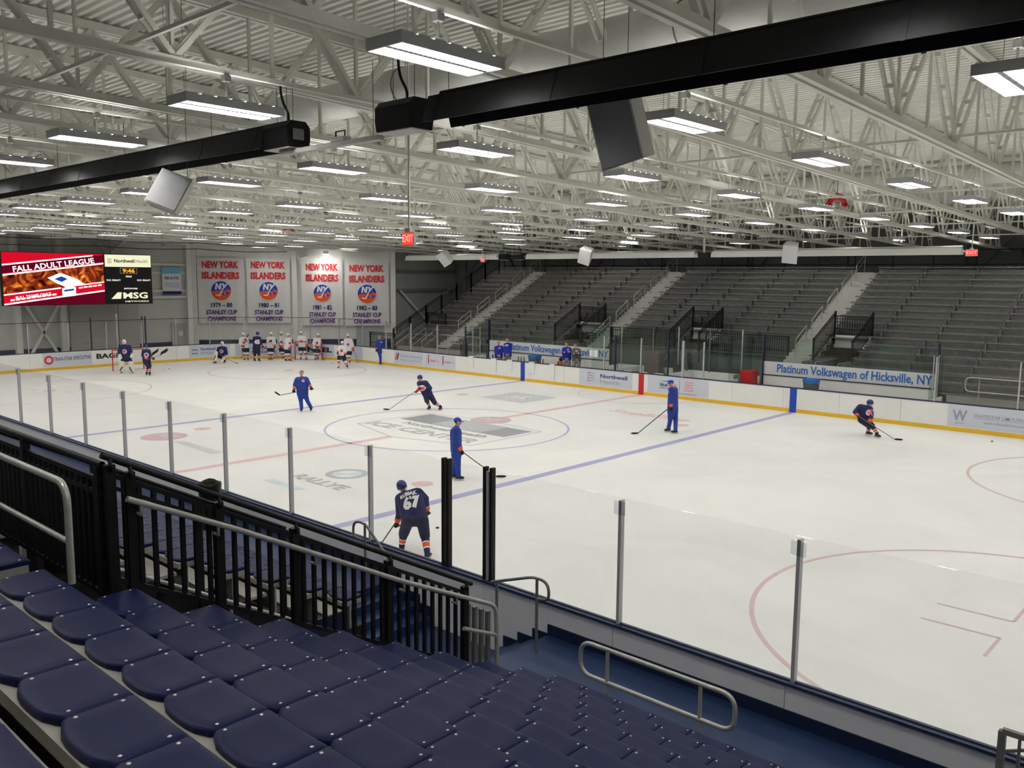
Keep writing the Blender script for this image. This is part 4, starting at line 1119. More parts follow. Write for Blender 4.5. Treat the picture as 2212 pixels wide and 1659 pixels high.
def fire_mat():
    m = bpy.data.materials.new('scr_fire'); m.use_nodes = True; nt = m.node_tree; nt.nodes.clear()
    out = nt.nodes.new('ShaderNodeOutputMaterial'); e = nt.nodes.new('ShaderNodeEmission'); tc = nt.nodes.new('ShaderNodeTexCoord')
    n = nt.nodes.new('ShaderNodeTexNoise'); n.inputs['Scale'].default_value = 1.1; n.inputs['Detail'].default_value = 6; n.inputs['Distortion'].default_value = 1.5
    r = nt.nodes.new('ShaderNodeValToRGB'); el = r.color_ramp.elements; el[0].position = .38; el[0].color = (.03, .004, .003, 1); el[1].position = .72; el[1].color = (1, .75, .2, 1)
    k = el.new(.5); k.color = (.30, .035, .012, 1); k = el.new(.6); k.color = (.9, .22, .02, 1)
    nt.links.new(tc.outputs['Object'], n.inputs['Vector']); nt.links.new(n.outputs['Fac'], r.inputs['Fac']); nt.links.new(r.outputs['Color'], e.inputs[0]); nt.links.new(e.outputs[0], out.inputs[0]); e.inputs[1].default_value = .9
    MATS['scr_fire'] = m; m.cycles.emission_sampling = 'NONE'
fire_mat()
SW, SH = y1-y0, zt0-zb0
def scr(u, v): return (y0+.04+u*(SW-.08), zb0+.04+v*(SH-.08))
def spoly(name, pts_, m, d, uv=True):
    q = [scr(*p) for p in pts_] if uv else pts_
    return MB().add([(d, a, b) for a, b in q], [tuple(range(len(q)))]).build(name, m, t)
spoly('screen', [(0, 0), (1, 0), (1, 1), (0, 1)], 'scr_red', 0)
spoly('screen_fire', [(0, .22), (1, .38), (1, .82), (0, .58)], 'scr_fire', .004)
spoly('screen_title_band', [(0, .60), (1, .84), (1, .98), (.88, .96), (0, .76)], 'scr_dark', .008)
spoly('screen_line', [(0, .745), (.89, .955), (.89, .98), (0, .775)], 'scr_white', .012)
spoly('screen_line', [(0, .555), (1, .80), (1, .83), (0, .585)], 'scr_white', .012)
spoly('screen_corner', [(0, 0), (1, 0), (1, .26), (0, .02)], 'scr_dark', .006)
spoly('screen_foot_band', [(0, .02), (1, .28), (1, .46), (0, .20)], 'scr_red', .010)
spoly('screen_line', [(0, .0), (1, .25), (1, .28), (0, .03)], 'scr_white', .013)
spoly('screen_line', [(0, .18), (.55, .31), (.55, .335), (0, .205)], 'scr_white', .013)
spoly('screen_line', [(.70, .36), (1, .43), (1, .45), (.70, .38)], 'scr_white', .013)
spoly('screen_shirt', [(.42, .52), (.55, .62), (.72, .50), (.80, .38), (.60, .34), (.50, .42)], 'scr_sheet', .014)
spoly('screen_shirt_panel', [(.49, .50), (.56, .55), (.62, .50), (.56, .44)], 'scr_blue', .016)
spoly('screen_badge', [(.56, .14), (.70, .17), (.70, .34), (.64, .38), (.56, .31)], 'scr_sheet', .014)
spoly('screen_badge_bar', [(.58, .25), (.68, .275), (.68, .31), (.58, .285)], 'scr_blue', .016)
def stext(body, u, v, w_, h_, m, ang, d=.018):
    c_ = scr(u, v); M = Matrix.Translation((SBX+d, c_[0], c_[1])) @ frame((0, 0, 0), (0, 1, 0), (0, 0, 1)) @ Matrix.Rotation(ang, 4, 'Z')
    fit_text(body, w_, h_, M, t, m, .02)
sa = math.atan2(.235*SH, SW)
stext('FALL ADULT LEAGUE', .50, .775, SW*.80, SH*.105, 'scr_white', sa)
stext('FULL TEAMS ONLY', .28, .175, SW*.34, SH*.055, 'scr_white', sa)
for k in range(9): u = .06+k*.05; spoly('screen_caption_dash', [(u, .06+u*.25), (u+.04, .07+u*.25), (u+.04, .105+u*.25), (u, .095+u*.25)], 'scr_white', .016)
for k in range(5): u = .73+k*.05; spoly('screen_caption_dash', [(u, .125+u*.25), (u+.04, .135+u*.25), (u+.04, .165+u*.25), (u, .155+u*.25)], 'scr_white', .016)
# right-hand modules
def mod(z0f, z1f, name, m):
    a, b = y1+.06, y2-.04; z0, z1 = zb0+SH*z0f, zb0+SH*z1f
    MB().box(-.02, .0, a, b, z0, z1).build(name, m, t); return (a+b)/2, (z0+z1)/2, b-a, z1-z0
c_ = mod(.745, .985, 'sponsor_panel', 'scr_cream')
def mtext(body, y, z, w_, h_, m, b=.02): fit_text(body, w_, h_, frame((SBX+.012, y, z), (0, 1, 0), (0, 0, 1)), t, m, b)
mtext('Northwell', c_[0]-.25, c_[1], c_[2]*.44, c_[3]*.30, 'print_black', .03); mtext('Health', c_[0]+c_[2]*.30, c_[1]+.0, c_[2]*.27, c_[3]*.28, 'print_grey', 0)
for i in range(3):
    for j in range(3): MB().box(.0, .006, c_[0]-c_[2]*.44+i*.09, c_[0]-c_[2]*.44+i*.09+.05, c_[1]-.15+j*.11, c_[1]-.15+j*.11+.06).build('sponsor_mark', 'print_grey', t)
c_ = mod(.285, .725, 'clock_panel', 'print_black')
MB().box(.0, .01, c_[0]-.55, c_[0]+.55, c_[1]+c_[3]*.24, c_[1]+c_[3]*.5).build('clock_frame', 'paper', t); MB().box(.008, .016, c_[0]-.52, c_[0]+.52, c_[1]+c_[3]*.26, c_[1]+c_[3]*.48).build('clock_face', 'print_black', t)
fit_text('9:46', .8, c_[3]*.19, frame((SBX+.02, c_[0], c_[1]+c_[3]*.37), (0, 1, 0), (0, 0, 1)), t, 'scr_amber', .03)
mtext('PERIOD', c_[0], c_[1]+c_[3]*.11, c_[2]*.13, c_[3]*.07, 'scr_white', .01)
for sgn in (-1, 1): mtext('PLYR  PENALTY', c_[0]+sgn*c_[2]*.33, c_[1]-c_[3]*.06, c_[2]*.30, c_[3]*.07, 'scr_white', .01)
mtext('SHOTS ON GOAL', c_[0]+.1, c_[1]-c_[3]*.44, c_[2]*.30, c_[3]*.07, 'scr_white', .01)
c_ = mod(.02, .265, 'network_panel', 'print_black')
mtext('MSG', c_[0]+c_[2]*.13, c_[1]+c_[3]*.12, c_[2]*.54, c_[3]*.52, 'scr_cream', .03); mtext('NETWORKS', c_[0]+c_[2]*.16, c_[1]-c_[3]*.37, c_[2]*.52, c_[3]*.13, 'scr_cream', .02)
MB().add([(.006, c_[0]-c_[2]*.40, c_[1]-.12), (.006, c_[0]-c_[2]*.19, c_[1]-.12), (.006, c_[0]-c_[2]*.17, c_[1]+.30), (.006, c_[0]-c_[2]*.26, c_[1]+.30)], [(0, 1, 2, 3)]).build('network_mark', 'scr_cream', t)
for y in (y0+1.2, (y0+y1)/2, y1+.5): MB().tube([(-.2, y, zt0), (-.2, y, zb(y)-.06)], .03, 6).build('hanger', 'galv_dull', t)
# poster on the end wall
t = thing('poster', 'blue and white skating poster hung on the end wall girts', 'poster')
PX = WX+.25; ya, yb = back(350, 600, 0, PX).y, back(391, 600, 0, PX).y; za, zc = back(370, 636, 0, PX).z, back(370, 577, 0, PX).z
MB().box(PX-.02, PX, ya, yb, za, zc).build('sheet', 'paper', t)
MB().box(PX, PX+.004, ya, yb, zc-(zc-za)*.24, zc).build('sky_band', 'poster_sky', t) if mat('poster_sky', (120, 190, 230), .7) else None
MB().box(PX, PX+.004, ya, yb, za, za+(zc-za)*.12).build('foot_band', 'print_navy', t)
fit_text('SKATE', (yb-ya)*.75, (zc-za)*.10, frame((PX+.01, (ya+yb)/2, zc-(zc-za)*.40), (0, 1, 0), (0, 0, 1)), t, 'print_navy', .02)
fit_text('LEARN TO', (yb-ya)*.6, (zc-za)*.05, frame((PX+.01, (ya+yb)/2, zc-(zc-za)*.31), (0, 1, 0), (0, 0, 1)), t, 'print_grey', .0) if False else None
MB().add([(PX+.006, ya+.1, za+(zc-za)*.3), (PX+.006, yb-.1, za+(zc-za)*.2), (PX+.006, yb-.1, za+(zc-za)*.42), (PX+.006, ya+.2, za+(zc-za)*.45)], [(0, 1, 2, 3)]).build('ice_picture', 'advert_grey', t)

# ================================================================== ADVERTS ON THE BOARDS
def far_ad(pa, pb, label_name='advert_panel', m='advert_grey', z0=.2, z1=1.0):
    xa, xb = back(pa, 830, 1, HW).x, back(pb, 830, 1, HW).x
    o = MB().box(xa, xb, HW-.006, HW-.001, z0, z1).build(label_name, m, boards); return xa, xb, o
def ftext(body, x, z, w_, h_, m, par, b=.01): fit_text(body, w_, h_, frame((x, HW-.009, z), (1, 0, 0), (0, 0, 1)), par, m, b)
xa, xb, o = far_ad(1251, 1366); L = xb-xa
ftext('Northwell', xa+L*.66, .72, L*.50, .20, 'print_navy', o, .025); ftext('Health', xa+L*.59, .44, L*.36, .20, 'print_grey', o, .0)
for i in range(4):
    for j in range(4):
        cx, cz = xa+L*.17+i*.12, .38+j*.13; s_ = .035+.012*(3-i)*.5
        MB().add([(cx, HW-.008, cz), (cx+s_*1.6, HW-.008, cz+s_*1.6), (cx, HW-.008, cz+s_*1.6)], [(0, 1, 2)]).build('advert_mark', 'print_orange' if (i+j) % 5 == 2 else 'print_navy', o)
xa, xb, o = far_ad(1399, 1531); L = xb-xa
ftext('blue', xa+L*.28, .62, L*.13, .17, 'print_navy', o, .03); ftext('rock', xa+L*.43, .62, L*.14, .16, 'print_orange', o, .03)
MB().add([(xa+L*.2, HW-.008, .80), (xa+L*.34, HW-.008, .76), (xa+L*.40, HW-.008, .90), (xa+L*.33, HW-.008, .80)], [(0, 1, 2, 3)]).build('advert_mark', 'print_navy', o)
ftext('ENERGY', xa+L*.3, .46, L*.18, .06, 'print_navy', o); MB().box(xa+L*.535, xa+L*.54, HW-.009, HW-.006, .4, .92).build('advert_rule', 'print_black', o)
for k, s_ in enumerate(('STOP.', 'THINK.', 'SWITCH', '& SAVE.')): ftext(s_, xa+L*.69, .82-.125*k, L*.15, .085, 'print_orange', o, .01)
ftext('(877) 300-0000', xa+L*.26, .33, L*.12, .05, 'print_black', o) if False else None
ftext('bluerockenergy.com', xa+L*.66, .27, L*.30, .06, 'print_black', o)
xa, xb, o = far_ad(2052, 2290); L = xb-xa
ftext('W', xa+.42, .62, .52, .42, 'print_grey', o, .03); ftext('LIMOUSINE', xa+.42, .33, .30, .05, 'print_grey', o, .01)
ftext('WHITESTAR LIMOUSINE SERVICE', xa+2.1, .66, 2.4, .14, 'print_grey', o, .01); ftext('www.whitestarlimousine.com', xa+2.1, .44, 1.7, .10, 'print_grey', o, .01)
MB().box(xa+.9, xa+3.2, HW-.009, HW-.006, .55, .56).build('advert_rule', 'print_grey', o)
xa, xb, o = far_ad(852, 915); L = xb-xa
ftext('NASSAU FINANCIAL', xa+L*.60, .70, L*.74, .16, 'print_grey', o, .01); ftext('Federal Credit Union', xa+L*.58, .46, L*.70, .14, 'print_grey', o, .0)
for dx, m_ in ((.0, 'print_orange'), (.16, 'print_navy')): MB().add([(xa+.08+dx, HW-.008, .42), (xa+.2+dx, HW-.008, .42), (xa+.34+dx, HW-.008, .86), (xa+.22+dx, HW-.008, .86)], [(0, 1, 2, 3)]).build('advert_mark', m_, o)
xa, xb, o = far_ad(917, 984); L = xb-xa
for k in (0, 1):
    bx = xa+L*(.12+.47*k)
    ftext('Smile', bx+L*.16, .60, L*.17, .14, 'print_red', o, .015); ftext('Train', bx+L*.32, .60, L*.13, .13, 'print_grey', o, .0)
    MB().add([(bx+.0, HW-.008, .5), (bx+.1, HW-.008, .5), (bx+.1, HW-.008, .8), (bx, HW-.008, .8)], [(0, 1, 2, 3)]).build('advert_mark', 'print_red', o)
    MB().add([(bx+.0, HW-.008, .5), (bx+.05, HW-.008, .36), (bx+.1, HW-.008, .5)], [(0, 1, 2)]).build('advert_mark', 'print_navy', o); MB().add([(bx-.02, HW-.008, .82), (bx+.05, HW-.008, .94), (bx+.16, HW-.008, .88)], [(0, 1, 2)]).build('advert_mark', 'print_navy', o)
# end boards and corner: vinyl and lettering bent round the curve
CCX, CCY = -HL+CR, HW-CR
def corner_angle(px):
    lo, hi = PI/2, PI
    for _ in range(40):
        a = (lo+hi)/2; q = proj((CCX+CR*math.cos(a), CCY+CR*math.sin(a), .6))[0]
        if q > px: lo = a
        else: hi = a
    return (lo+hi)/2
def bend(me, name, a_c, z, sx, sy, inset, parent):
    """flat mesh wrapped on the inside of the far left corner"""
    m2 = me.copy(); n = len(m2.vertices); co = np.empty(n*3); me.vertices.foreach_get('co', co); co = co.reshape(-1, 3)
    cx = (co[:, 0].max()+co[:, 0].min())/2; cy = (co[:, 1].max()+co[:, 1].min())/2
    r = CR-inset; a = a_c-(co[:, 0]-cx)*sx/r
    out = np.c_[CCX+r*np.cos(a), CCY+r*np.sin(a), z+(co[:, 1]-cy)*sy]
    m2.vertices.foreach_set('co', out.ravel()); m2.update(); return ob(name, m2, parent)
def strip(w_, h_, m, n=14):
    mb = MB(); vs_ = [(-w_/2+w_*i/n, s*h_/2, 0) for i in range(n+1) for s in (-1, 1)]
    mb.add(vs_, [(2*i, 2*i+2, 2*i+3, 2*i+1) for i in range(n)]); return mb.mesh('vinyl', m)
def corner_ad(pa, pb, items, m='advert_grey'):
    a0, a1 = corner_angle(pa), corner_angle(pb); w_ = abs(a0-a1)*CR; ac = (a0+a1)/2
    o = bend(strip(w_, .8, m), 'advert_panel', ac, .6, 1, 1, .004, boards)
    for body, u, z, wf, h_, m_, b in items:
        me = text_mesh(body, 1.0, b, 1.0, 'CENTER', m_); xs = [v.co.x for v in me.vertices]; yv = [v.co.y for v in me.vertices]
        bend(me, 'lettering', ac-(u-.5)*w_/CR, z, w_*wf/(max(xs)-min(xs)), h_/(max(yv)-min(yv)), .010, o)
corner_ad(408, 497, [('Northwell Health', .60, .74, .62, .18, 'print_navy', .02), ('STARS Rehab', .62, .46, .66, .15, 'print_grey', .01), (':::', .14, .58, .14, .34, 'print_navy', .01)])
corner_ad(508, 606, [('CHILDRENS', .62, .72, .50, .20, 'print_purple', .02), ('FOUNDATION', .63, .46, .54, .18, 'print_purple', .02), ('●', .12, .6, .14, .4, 'print_red', .0)][:2])
corner_ad(612, 722, [('NKEL', .70, .66, .50, .34, 'print_black', .05), ('AUTO CENTER', .70, .34, .42, .06, 'print_grey', .0)][:1])
corner_ad(728, 788, [('LONG ISLAND', .7, .72, .40, .09, 'print_grey', .0), ('MARRIOTT', .7, .40, .44, .08, 'print_grey', .0)][:0]+[('▪ ▪ ▪', .6, .6, .3, .08, 'print_grey', .0)][:0])
corner_ad(790, 848, [('M', .25, .72, .18, .26, 'print_red', .02), ('MARRIOTT', .28, .42, .42, .07, 'print_grey', .0), ('ISLAND', .80, .62, .26, .12, 'print_grey', .0)])
def end_ad(pa, pb, m='advert_grey'):
    ya, yb = back(pa, 770, 0, -HL).y, back(pb, 770, 0, -HL).y
    o = MB().box(-HL+.001, -HL+.005, ya, yb, .2, 1.0).build('advert_panel', m, boards); return ya, yb, o
def etext(body, y, z, w_, h_, m, par, b=.01): fit_text(body, w_, h_, frame((-HL+.009, y, z), (0, 1, 0), (0, 0, 1)), par, m, b)
ya, yb, o = end_ad(92, 199); L = yb-ya
etext('TRAN-STAR', ya+L*.40, .64, L*.38, .22, 'print_grey2', o, .02); etext('EXECUTIVE', ya+L*.79, .66, L*.36, .22, 'print_grey2', o, .02); etext('WORLDWIDE CHAUFFEURED SERVICES', ya+L*.6, .42, L*.70, .07, 'print_grey', o, .0) if False else None
MB().add([(-HL+.008, ya+.33+.26*math.cos(2*PI*i/20), .6+.26*math.sin(2*PI*i/20)) for i in range(20)], [tuple(range(20))]).build('advert_mark', 'print_red', o)
MB().add([(-HL+.012, ya+.33+.15*math.cos(2*PI*i/20), .6+.15*math.sin(2*PI*i/20)) for i in range(20)], [tuple(range(20))]).build('advert_mark', 'advert_grey', o)
ya, yb, o = end_ad(202, 302, 'board_white'); L = yb-ya
etext('BAGELS', ya+L*.42, .66, L*.72, .32, 'print_black', o, .04)
ya, yb, o = end_ad(306, 364, 'board_white'); L = yb-ya
for k in range(3): u = ya+L*(.16+.33*k); MB().add([(-HL+.008, u-.26, .44), (-HL+.008, u+.20, .72), (-HL+.008, u+.28, .95), (-HL+.008, u-.18, .68)], [(0, 1, 2, 3)]).build('advert_mark', 'print_black', o)

# ================================================================== GOALS, PUCKS, BENCH THINGS
def goal(x, y, rz, label):
    t = thing('goal_net', label, 'goal', (x, y, 0), (0, 0, rz), group='hockey goals')
    for s in (-1, 1): MB().tube([(0, s*.915, 0), (0, s*.915, 1.22)], .032, 10).build('goal_post', 'red_plastic', t)
    MB().tube([(0, -.915, 1.22), (0, .915, 1.22)], .032, 10).build('crossbar', 'red_plastic', t)
    MB().tube([(-.0, -.915, .03)]+[(-1.05*math.sin(PI*i/12)**.6, -.915+1.83*i/12, .03) for i in range(1, 12)]+[(-.0, .915, .03)], .028, 8).build('base_frame', 'print_white', t)
    MB().tube([(0, -.915, 1.22), (-.45, -.8, 1.2), (-.52, 0, 1.2), (-.45, .8, 1.2), (0, .915, 1.22)], .02, 8).build('top_frame', 'print_white', t)
    nt_ = MB(); R = 18
    pts_t = lambda u: Vector((-.5*math.sin(PI*u)**.5, -.9+1.8*u, 1.2)); pts_b = lambda u: Vector((-1.03*math.sin(PI*u)**.6, -.9+1.8*u, .04))
    for i in range(R+1):
        u = i/R; nt_.tube([pts_t(u), pts_b(u)], .004, 3, cap=False)
    for j in range(12):
        v = j/12; nt_.tube([pts_t(i/R).lerp(pts_b(i/R), v) for i in range(R+1)], .004, 3, cap=False)
    for i in range(1, R): u = i/R; nt_.tube([(0, -.9+1.8*u, 1.22), pts_t(u)], .004, 3, cap=False)
    o = nt_.build('netting', 'print_white', t); o['kind'] = 'stuff'
    sk = MB().box(-.02, .0, -.85, .85, .05, .30).build('skirt', 'paper', t)
goal(-27.58, .0, 0, 'red framed hockey goal with white netting in front of the end boards')
gp = back(638, 772, 2, 0)
gp = back(638, 777, 2, 0)
goal(gp.x+.915*.75, gp.y+.915*.66, -.849, 'red framed hockey goal pushed against the corner boards behind the white group')
for q, (px, py, lb) in enumerate(((945, 1141, 'beside the skater in the near corner of the blue line'), (2143, 954, 'on open ice near the far right boards'), (365, 797, 'near the left goal'), (508, 776, 'among the skaters by the corner boards'), (700, 778, 'near the corner faceoff circle'), (717, 785, 'by the stick of the front white skater'), (562, 782, 'behind the corner skaters'))):
    p = back(px, py, 2, .0); tag(MB().lathe([(.036, 0), (.038, .003), (.038, .022), (.036, .025)], n=14).build('puck', 'print_black', loc=(p.x, p.y, .001)), 'black puck %s' % lb, 'puck', 'pucks on the ice')
# rubbish bins with blue liners behind the benches
for px, py, lb in ((1752, 840, 'right'), (1155, 788, 'left')):
    p = back(px, py, 1, 13.72); t = thing('waste_bin', 'grey waste bin with blue liner in the %s team bench' % lb, 'bin', (p.x, 13.72, .30))
    h_ = back(px, py-20, 1, 13.72).z-.30
    MB().add([(-.2, -.2, 0), (.2, -.2, 0), (.2, .2, 0), (-.2, .2, 0), (-.27, -.25, h_), (.27, -.25, h_), (.27, .25, h_), (-.27, .25, h_)], [(3, 2, 1, 0), (0, 1, 5, 4), (1, 2, 6, 5), (2, 3, 7, 6), (3, 0, 4, 7)]).build('bin_body', 'bin_grey', t)
    lv_ = MB()
    for i in range(4):
        a, b = [(-.28, -.26), (.28, -.26), (.28, .26), (-.28, .26)][i], [(-.28, -.26), (.28, -.26), (.28, .26), (-.28, .26)][(i+1) % 4]
        m_ = ((a[0]+b[0])/2, (a[1]+b[1])/2)
        lv_.add([(*a, h_+.03), (*b, h_+.03), (*b, h_-.10), (*m_, h_-.20), (*a, h_-.06)], [(0, 4, 3, 2, 1)])
    lv_.add([(-.28, -.26, h_+.03), (.28, -.26, h_+.03), (.28, .26, h_+.03), (-.28, .26, h_+.03), (0, 0, h_-.1)], [(0, 1, 4), (1, 2, 4), (2, 3, 4), (3, 0, 4)])
    lv_.build('bin_liner', 'tarp_blue', t)
# water bottles on the board ledge
for q, (px, py, col) in enumerate(((1032, 772, 'galv'), (1042, 774, 'galv'), (1051, 776, 'black_steel'), (1064, 777, 'black_steel'), (1080, 778, 'brown_leather'), (1119, 781, 'bin_grey'), (1125, 782, 'brown_leather'), (1131, 782, 'bin_grey'), (1172, 787, 'bin_grey'))):
    p = back(px, py, 1, HW+.06)
    t = thing('water_bottle', 'sports bottle on the bench boards, %s from the corner stairs' % ordinal(q+1), 'bottle', (p.x, HW+.085, PZ1+.05), group='bottles on the bench boards')
    MB().lathe([(.036, 0), (.038, .01), (.038, .13), (.033, .15), (.037, .17), (.03, .2)], n=10).build('bottle_body', col, t); MB().lathe([(.03, .2), (.03, .215), (.012, .22), (.012, .245), (0, .25)], n=10).build('cap', 'print_black', t)
# sticks leaning in a rack beside the left bench
t = thing('stick_rack', 'bundle rack of dark hockey sticks standing at the left end of the bench', 'rack', (-13.5, 13.9, 0)); p = back(1003, 760, 1, 13.9); t.location.x = p.x
MB().box(-.32, .32, -.15, .15, 0, .1).build('rack_base', 'black_matte', t); MB().bar((-.32, 0, 1.0), (.32, 0, 1.0), .04, .04).build('rack_bar', 'galv_dull', t)
for s in (-.3, .3): MB().box(s-.02, s+.02, -.02, .02, .1, 1.0).build('rack_post', 'galv_dull', t)
for q in range(14):
    x = -.28+.043*q; st = MB().bar((x, random.uniform(-.1, .1), .1), (x+random.uniform(-.03, .03), random.uniform(-.1, .1), random.uniform(1.6, 1.85)), .03, .022); st.build('stored_stick', 'print_black' if q % 4 else 'brown_leather', t)
# kit by the left bench's right end
p = back(1206, 797, 1, 14.0)
t = thing('kit_bag', 'red bag with black top on the left team bench', 'bag', (p.x, 14.25, .73))
MB().ball((0, 0, .22), .30, 12, 8, (1, .55, .75)).build('bag_body', 'red_plastic', t); MB().ball((.05, 0, .50), .2, 10, 6, (1.0, .6, .7)).build('bag_top', 'black_matte', t)
for q in (-.12, .08): MB().lathe([(.035, 0), (.035, .16), (.015, .2)], (q, -.2, .16), 8).build('bottle', 'kick_yellow', t)
# scorekeeper and penalty boxes
t = thing('scorekeeper_box', 'glazed scorekeeper box with dark desk behind the far boards', 'booth')
MB().box(-1.55, 1.4, HW+.15, HW+.75, .98, 1.03).build('desk_top', 'cap_navy', t)
MB().box(-1.55, 1.4, HW+.14, HW+.17, .2, .98).build('desk_front', 'cap_navy', t)
for x in (-1.58, 1.43): MB().box(x-.03, x+.03, HW+.12, 15.3, 0, 1.15).build('side_wall', 'board_white', t); MB().box(x-.006, x+.006, HW+.12, 15.3, 1.15, 2.7).build('glass_pane', 'glass_green', t)
MB().box(-3.1, 5.0, 15.32, 15.38, 0, 1.15).build('back_wall', 'board_white', t)
for k in range(5): a = -3.1+k*1.62; MB().box(a+.02, a+1.60, 15.34, 15.35, 1.15, 3.2).build('glass_pane', 'glass_green', t)
for x in (-2.88, .6, 4.08): MB().box(x-.025, x+.025, 15.28, 15.34, 1.1, 3.25).build('glass_post', 'post_alum', t)
for x in (2.35, -.9): MB().box(x-.02, x+.02, 15.28, 15.34, 1.1, 3.2).build('glass_post', 'galv_dull', t)
for x in (-3.15, 4.6): MB().box(x-.03, x+.03, HW+.12, 15.3, 0, 1.1).build('side_wall', 'board_white', t); MB().box(x-.006, x+.006, HW+.12, 15.3, 1.1, 3.0).build('glass_pane', 'glass_green', t)
mat('cabinet_brown', (92, 84, 80), .6)
tag(MB().box(-.95, -.1, 14.6, 15.15, 0, 1.95).build('cabinet', 'cabinet_brown'), 'dark grey-brown cabinet standing in the scorekeeper box', 'cabinet')
for q, (x, dx) in enumerate(((-1.1, .35), (-.1, .3), (.75, .4))): tag(MB().box(x-dx/2, x+dx/2, HW+.3, HW+.5, 1.032, 1.07).build('paper_stack', 'paper'), 'white papers on the scorekeeper desk, %s along' % ordinal(q+1), 'papers', 'papers on the scorekeeper desk')
t = thing('office_chair', 'dark chair behind the scorekeeper desk', 'chair', (1.0, 14.4, 0))
MB().box(-.25, .25, -.22, .22, .85, .92).build('seat', 'black_matte', t); MB().box(-.24, .24, .18, .24, .95, 1.45).build('backrest', 'black_matte', t); MB().tube([(0, 0, 0), (0, 0, .85)], .03, 8).build('post', 'galv_dull', t); MB().lathe([(.26, 0), (.26, .03), (.05, .08)], n=10).build('foot', 'galv_dull', t)
q_ = back(1282, 764, 1, 13.3)
tag(MB().box(q_.x-.26, q_.x+.26, 13.3, 13.31, q_.z-.17, q_.z+.19).build('paper_sign', 'paper', None), 'white paper notice on the glass at the right end of the left bench', 'sign')
t = thing('equipment_cart', 'grey cart with red case beside the right team bench', 'cart', (4.95, 14.25, 0))
MB().box(-.55, -.05, -.3, .3, .1, 1.25).build('cart_panel', 'galv_dull', t); MB().box(-.2, .35, -.32, .28, .1, 1.45).build('case', 'red_plastic', t); MB().box(-.22, .36, -.33, .29, 1.45, 1.5).build('case_lid', 'red_plastic', t); MB().box(.3, .5, -.2, .2, .1, .75).build('black_case', 'black_matte', t)
for x in (-.5, .4): MB().box(x-.05, x+.05, -.05, .05, 0, .1).build('caster', 'black_matte', t)
# ================================================================== PEOPLE
mat('skin', (206, 158, 134), .55, noise=.05, nscale=30); mat('skin_dark', (150, 96, 84), .6); mat('eye_dark', (48, 36, 32), .4)
mat('hair_grey', (92, 88, 84), .7, noise=.2, nscale=60); mat('hair_brown', (52, 40, 34), .7, noise=.2, nscale=60)
mat('jersey_navy', (24, 32, 84), .75, noise=.10, nscale=9, bump=.25, bscale=14); mat('jersey_white', (226, 226, 226), .75, noise=.04, nscale=9, bump=.25, bscale=14)
mat('pants_navy', (22, 28, 62), .7, noise=.12, nscale=9, bump=.2, bscale=12); mat('suit_blue', (26, 58, 146), .7, noise=.12, nscale=8, bump=.35, bscale=10)
mat('hoodie_blue', (24, 44, 158), .8, noise=.1, nscale=9, bump=.3, bscale=12); mat('hoodie_grey', (84, 88, 92), .8, noise=.1, nscale=9, bump=.3, bscale=12); mat('shorts_grey', (150, 148, 140), .8, noise=.08, nscale=9)
mat('sock_orange', (240, 96, 44), .8); mat('stripe_pink', (236, 130, 120), .8); mat('sock_white', (232, 232, 230), .8)
mat('glove_navy', (22, 24, 40), .6); mat('glove_red', (150, 34, 44), .6); mat('boot_black', (24, 24, 26), .4); mat('holder_white', (230, 230, 232), .4)
mat('helmet_navy', (26, 40, 110), .25, coat=.3); mat('helmet_white', (236, 236, 236), .25, coat=.3); mat('steel', (190, 192, 196), .25, metal=.8)
mat('pad_white', (226, 222, 208), .6, noise=.05, nscale=8); mat('pad_dark', (60, 56, 54), .6); mat('stick_black', (26, 26, 28), .45); mat('stick_grey', (112, 108, 104), .5)
mat('cap_blue', (24, 60, 168), .7); mat('shoe_dark', (40, 40, 44), .6)

def ground(px, py): return back(px, py, 2, 0.0)
def depth_of(P): return (Vector(P)-CAM).dot(FWD)
FH = Vector((FWD.x, FWD.y, 0)).normalized(); RH = Vector((RGT.x, RGT.y, 0)).normalized(); ZU = Vector((0, 0, 1))
def facing(deg):
    a = math.radians(deg); return (-FH*math.cos(a)+RH*math.sin(a)).normalized()

def capsule(A, ra, B, rb, n=12, k=4):
    A = Vector(A); B = Vector(B); d = B-A
    if d.length < 1e-4: d = Vector((0, 0, 1e-3)); B = A+d
    d.normalize(); u = Vector((0, 0, 1)) if abs(d.z) < .9 else Vector((1, 0, 0)); a = d.cross(u).normalized(); u = a.cross(d)
    rings = []
    for i in range(k+1): t = PI/2*(1-i/k); rings.append((A-d*ra*math.sin(t), ra*math.cos(t)))
    for i in range(k+1): t = PI/2*i/k; rings.append((B+d*rb*math.sin(t), rb*math.cos(t)))
    vs_ = []; fs = []
    for c, r in rings:
        r = max(r, 1e-4)
        for j in range(n): vs_.append(c+(a*math.cos(2*PI*j/n)+u*math.sin(2*PI*j/n))*r)
    for i in range(len(rings)-1):
        for j in range(n): fs.append((i*n+j, i*n+(j+1) % n, (i+1)*n+(j+1) % n, (i+1)*n+j))
    fs.append(tuple(range(n))[::-1]); b = (len(rings)-1)*n; fs.append(tuple(b+j for j in range(n)))
    return vs_, fs

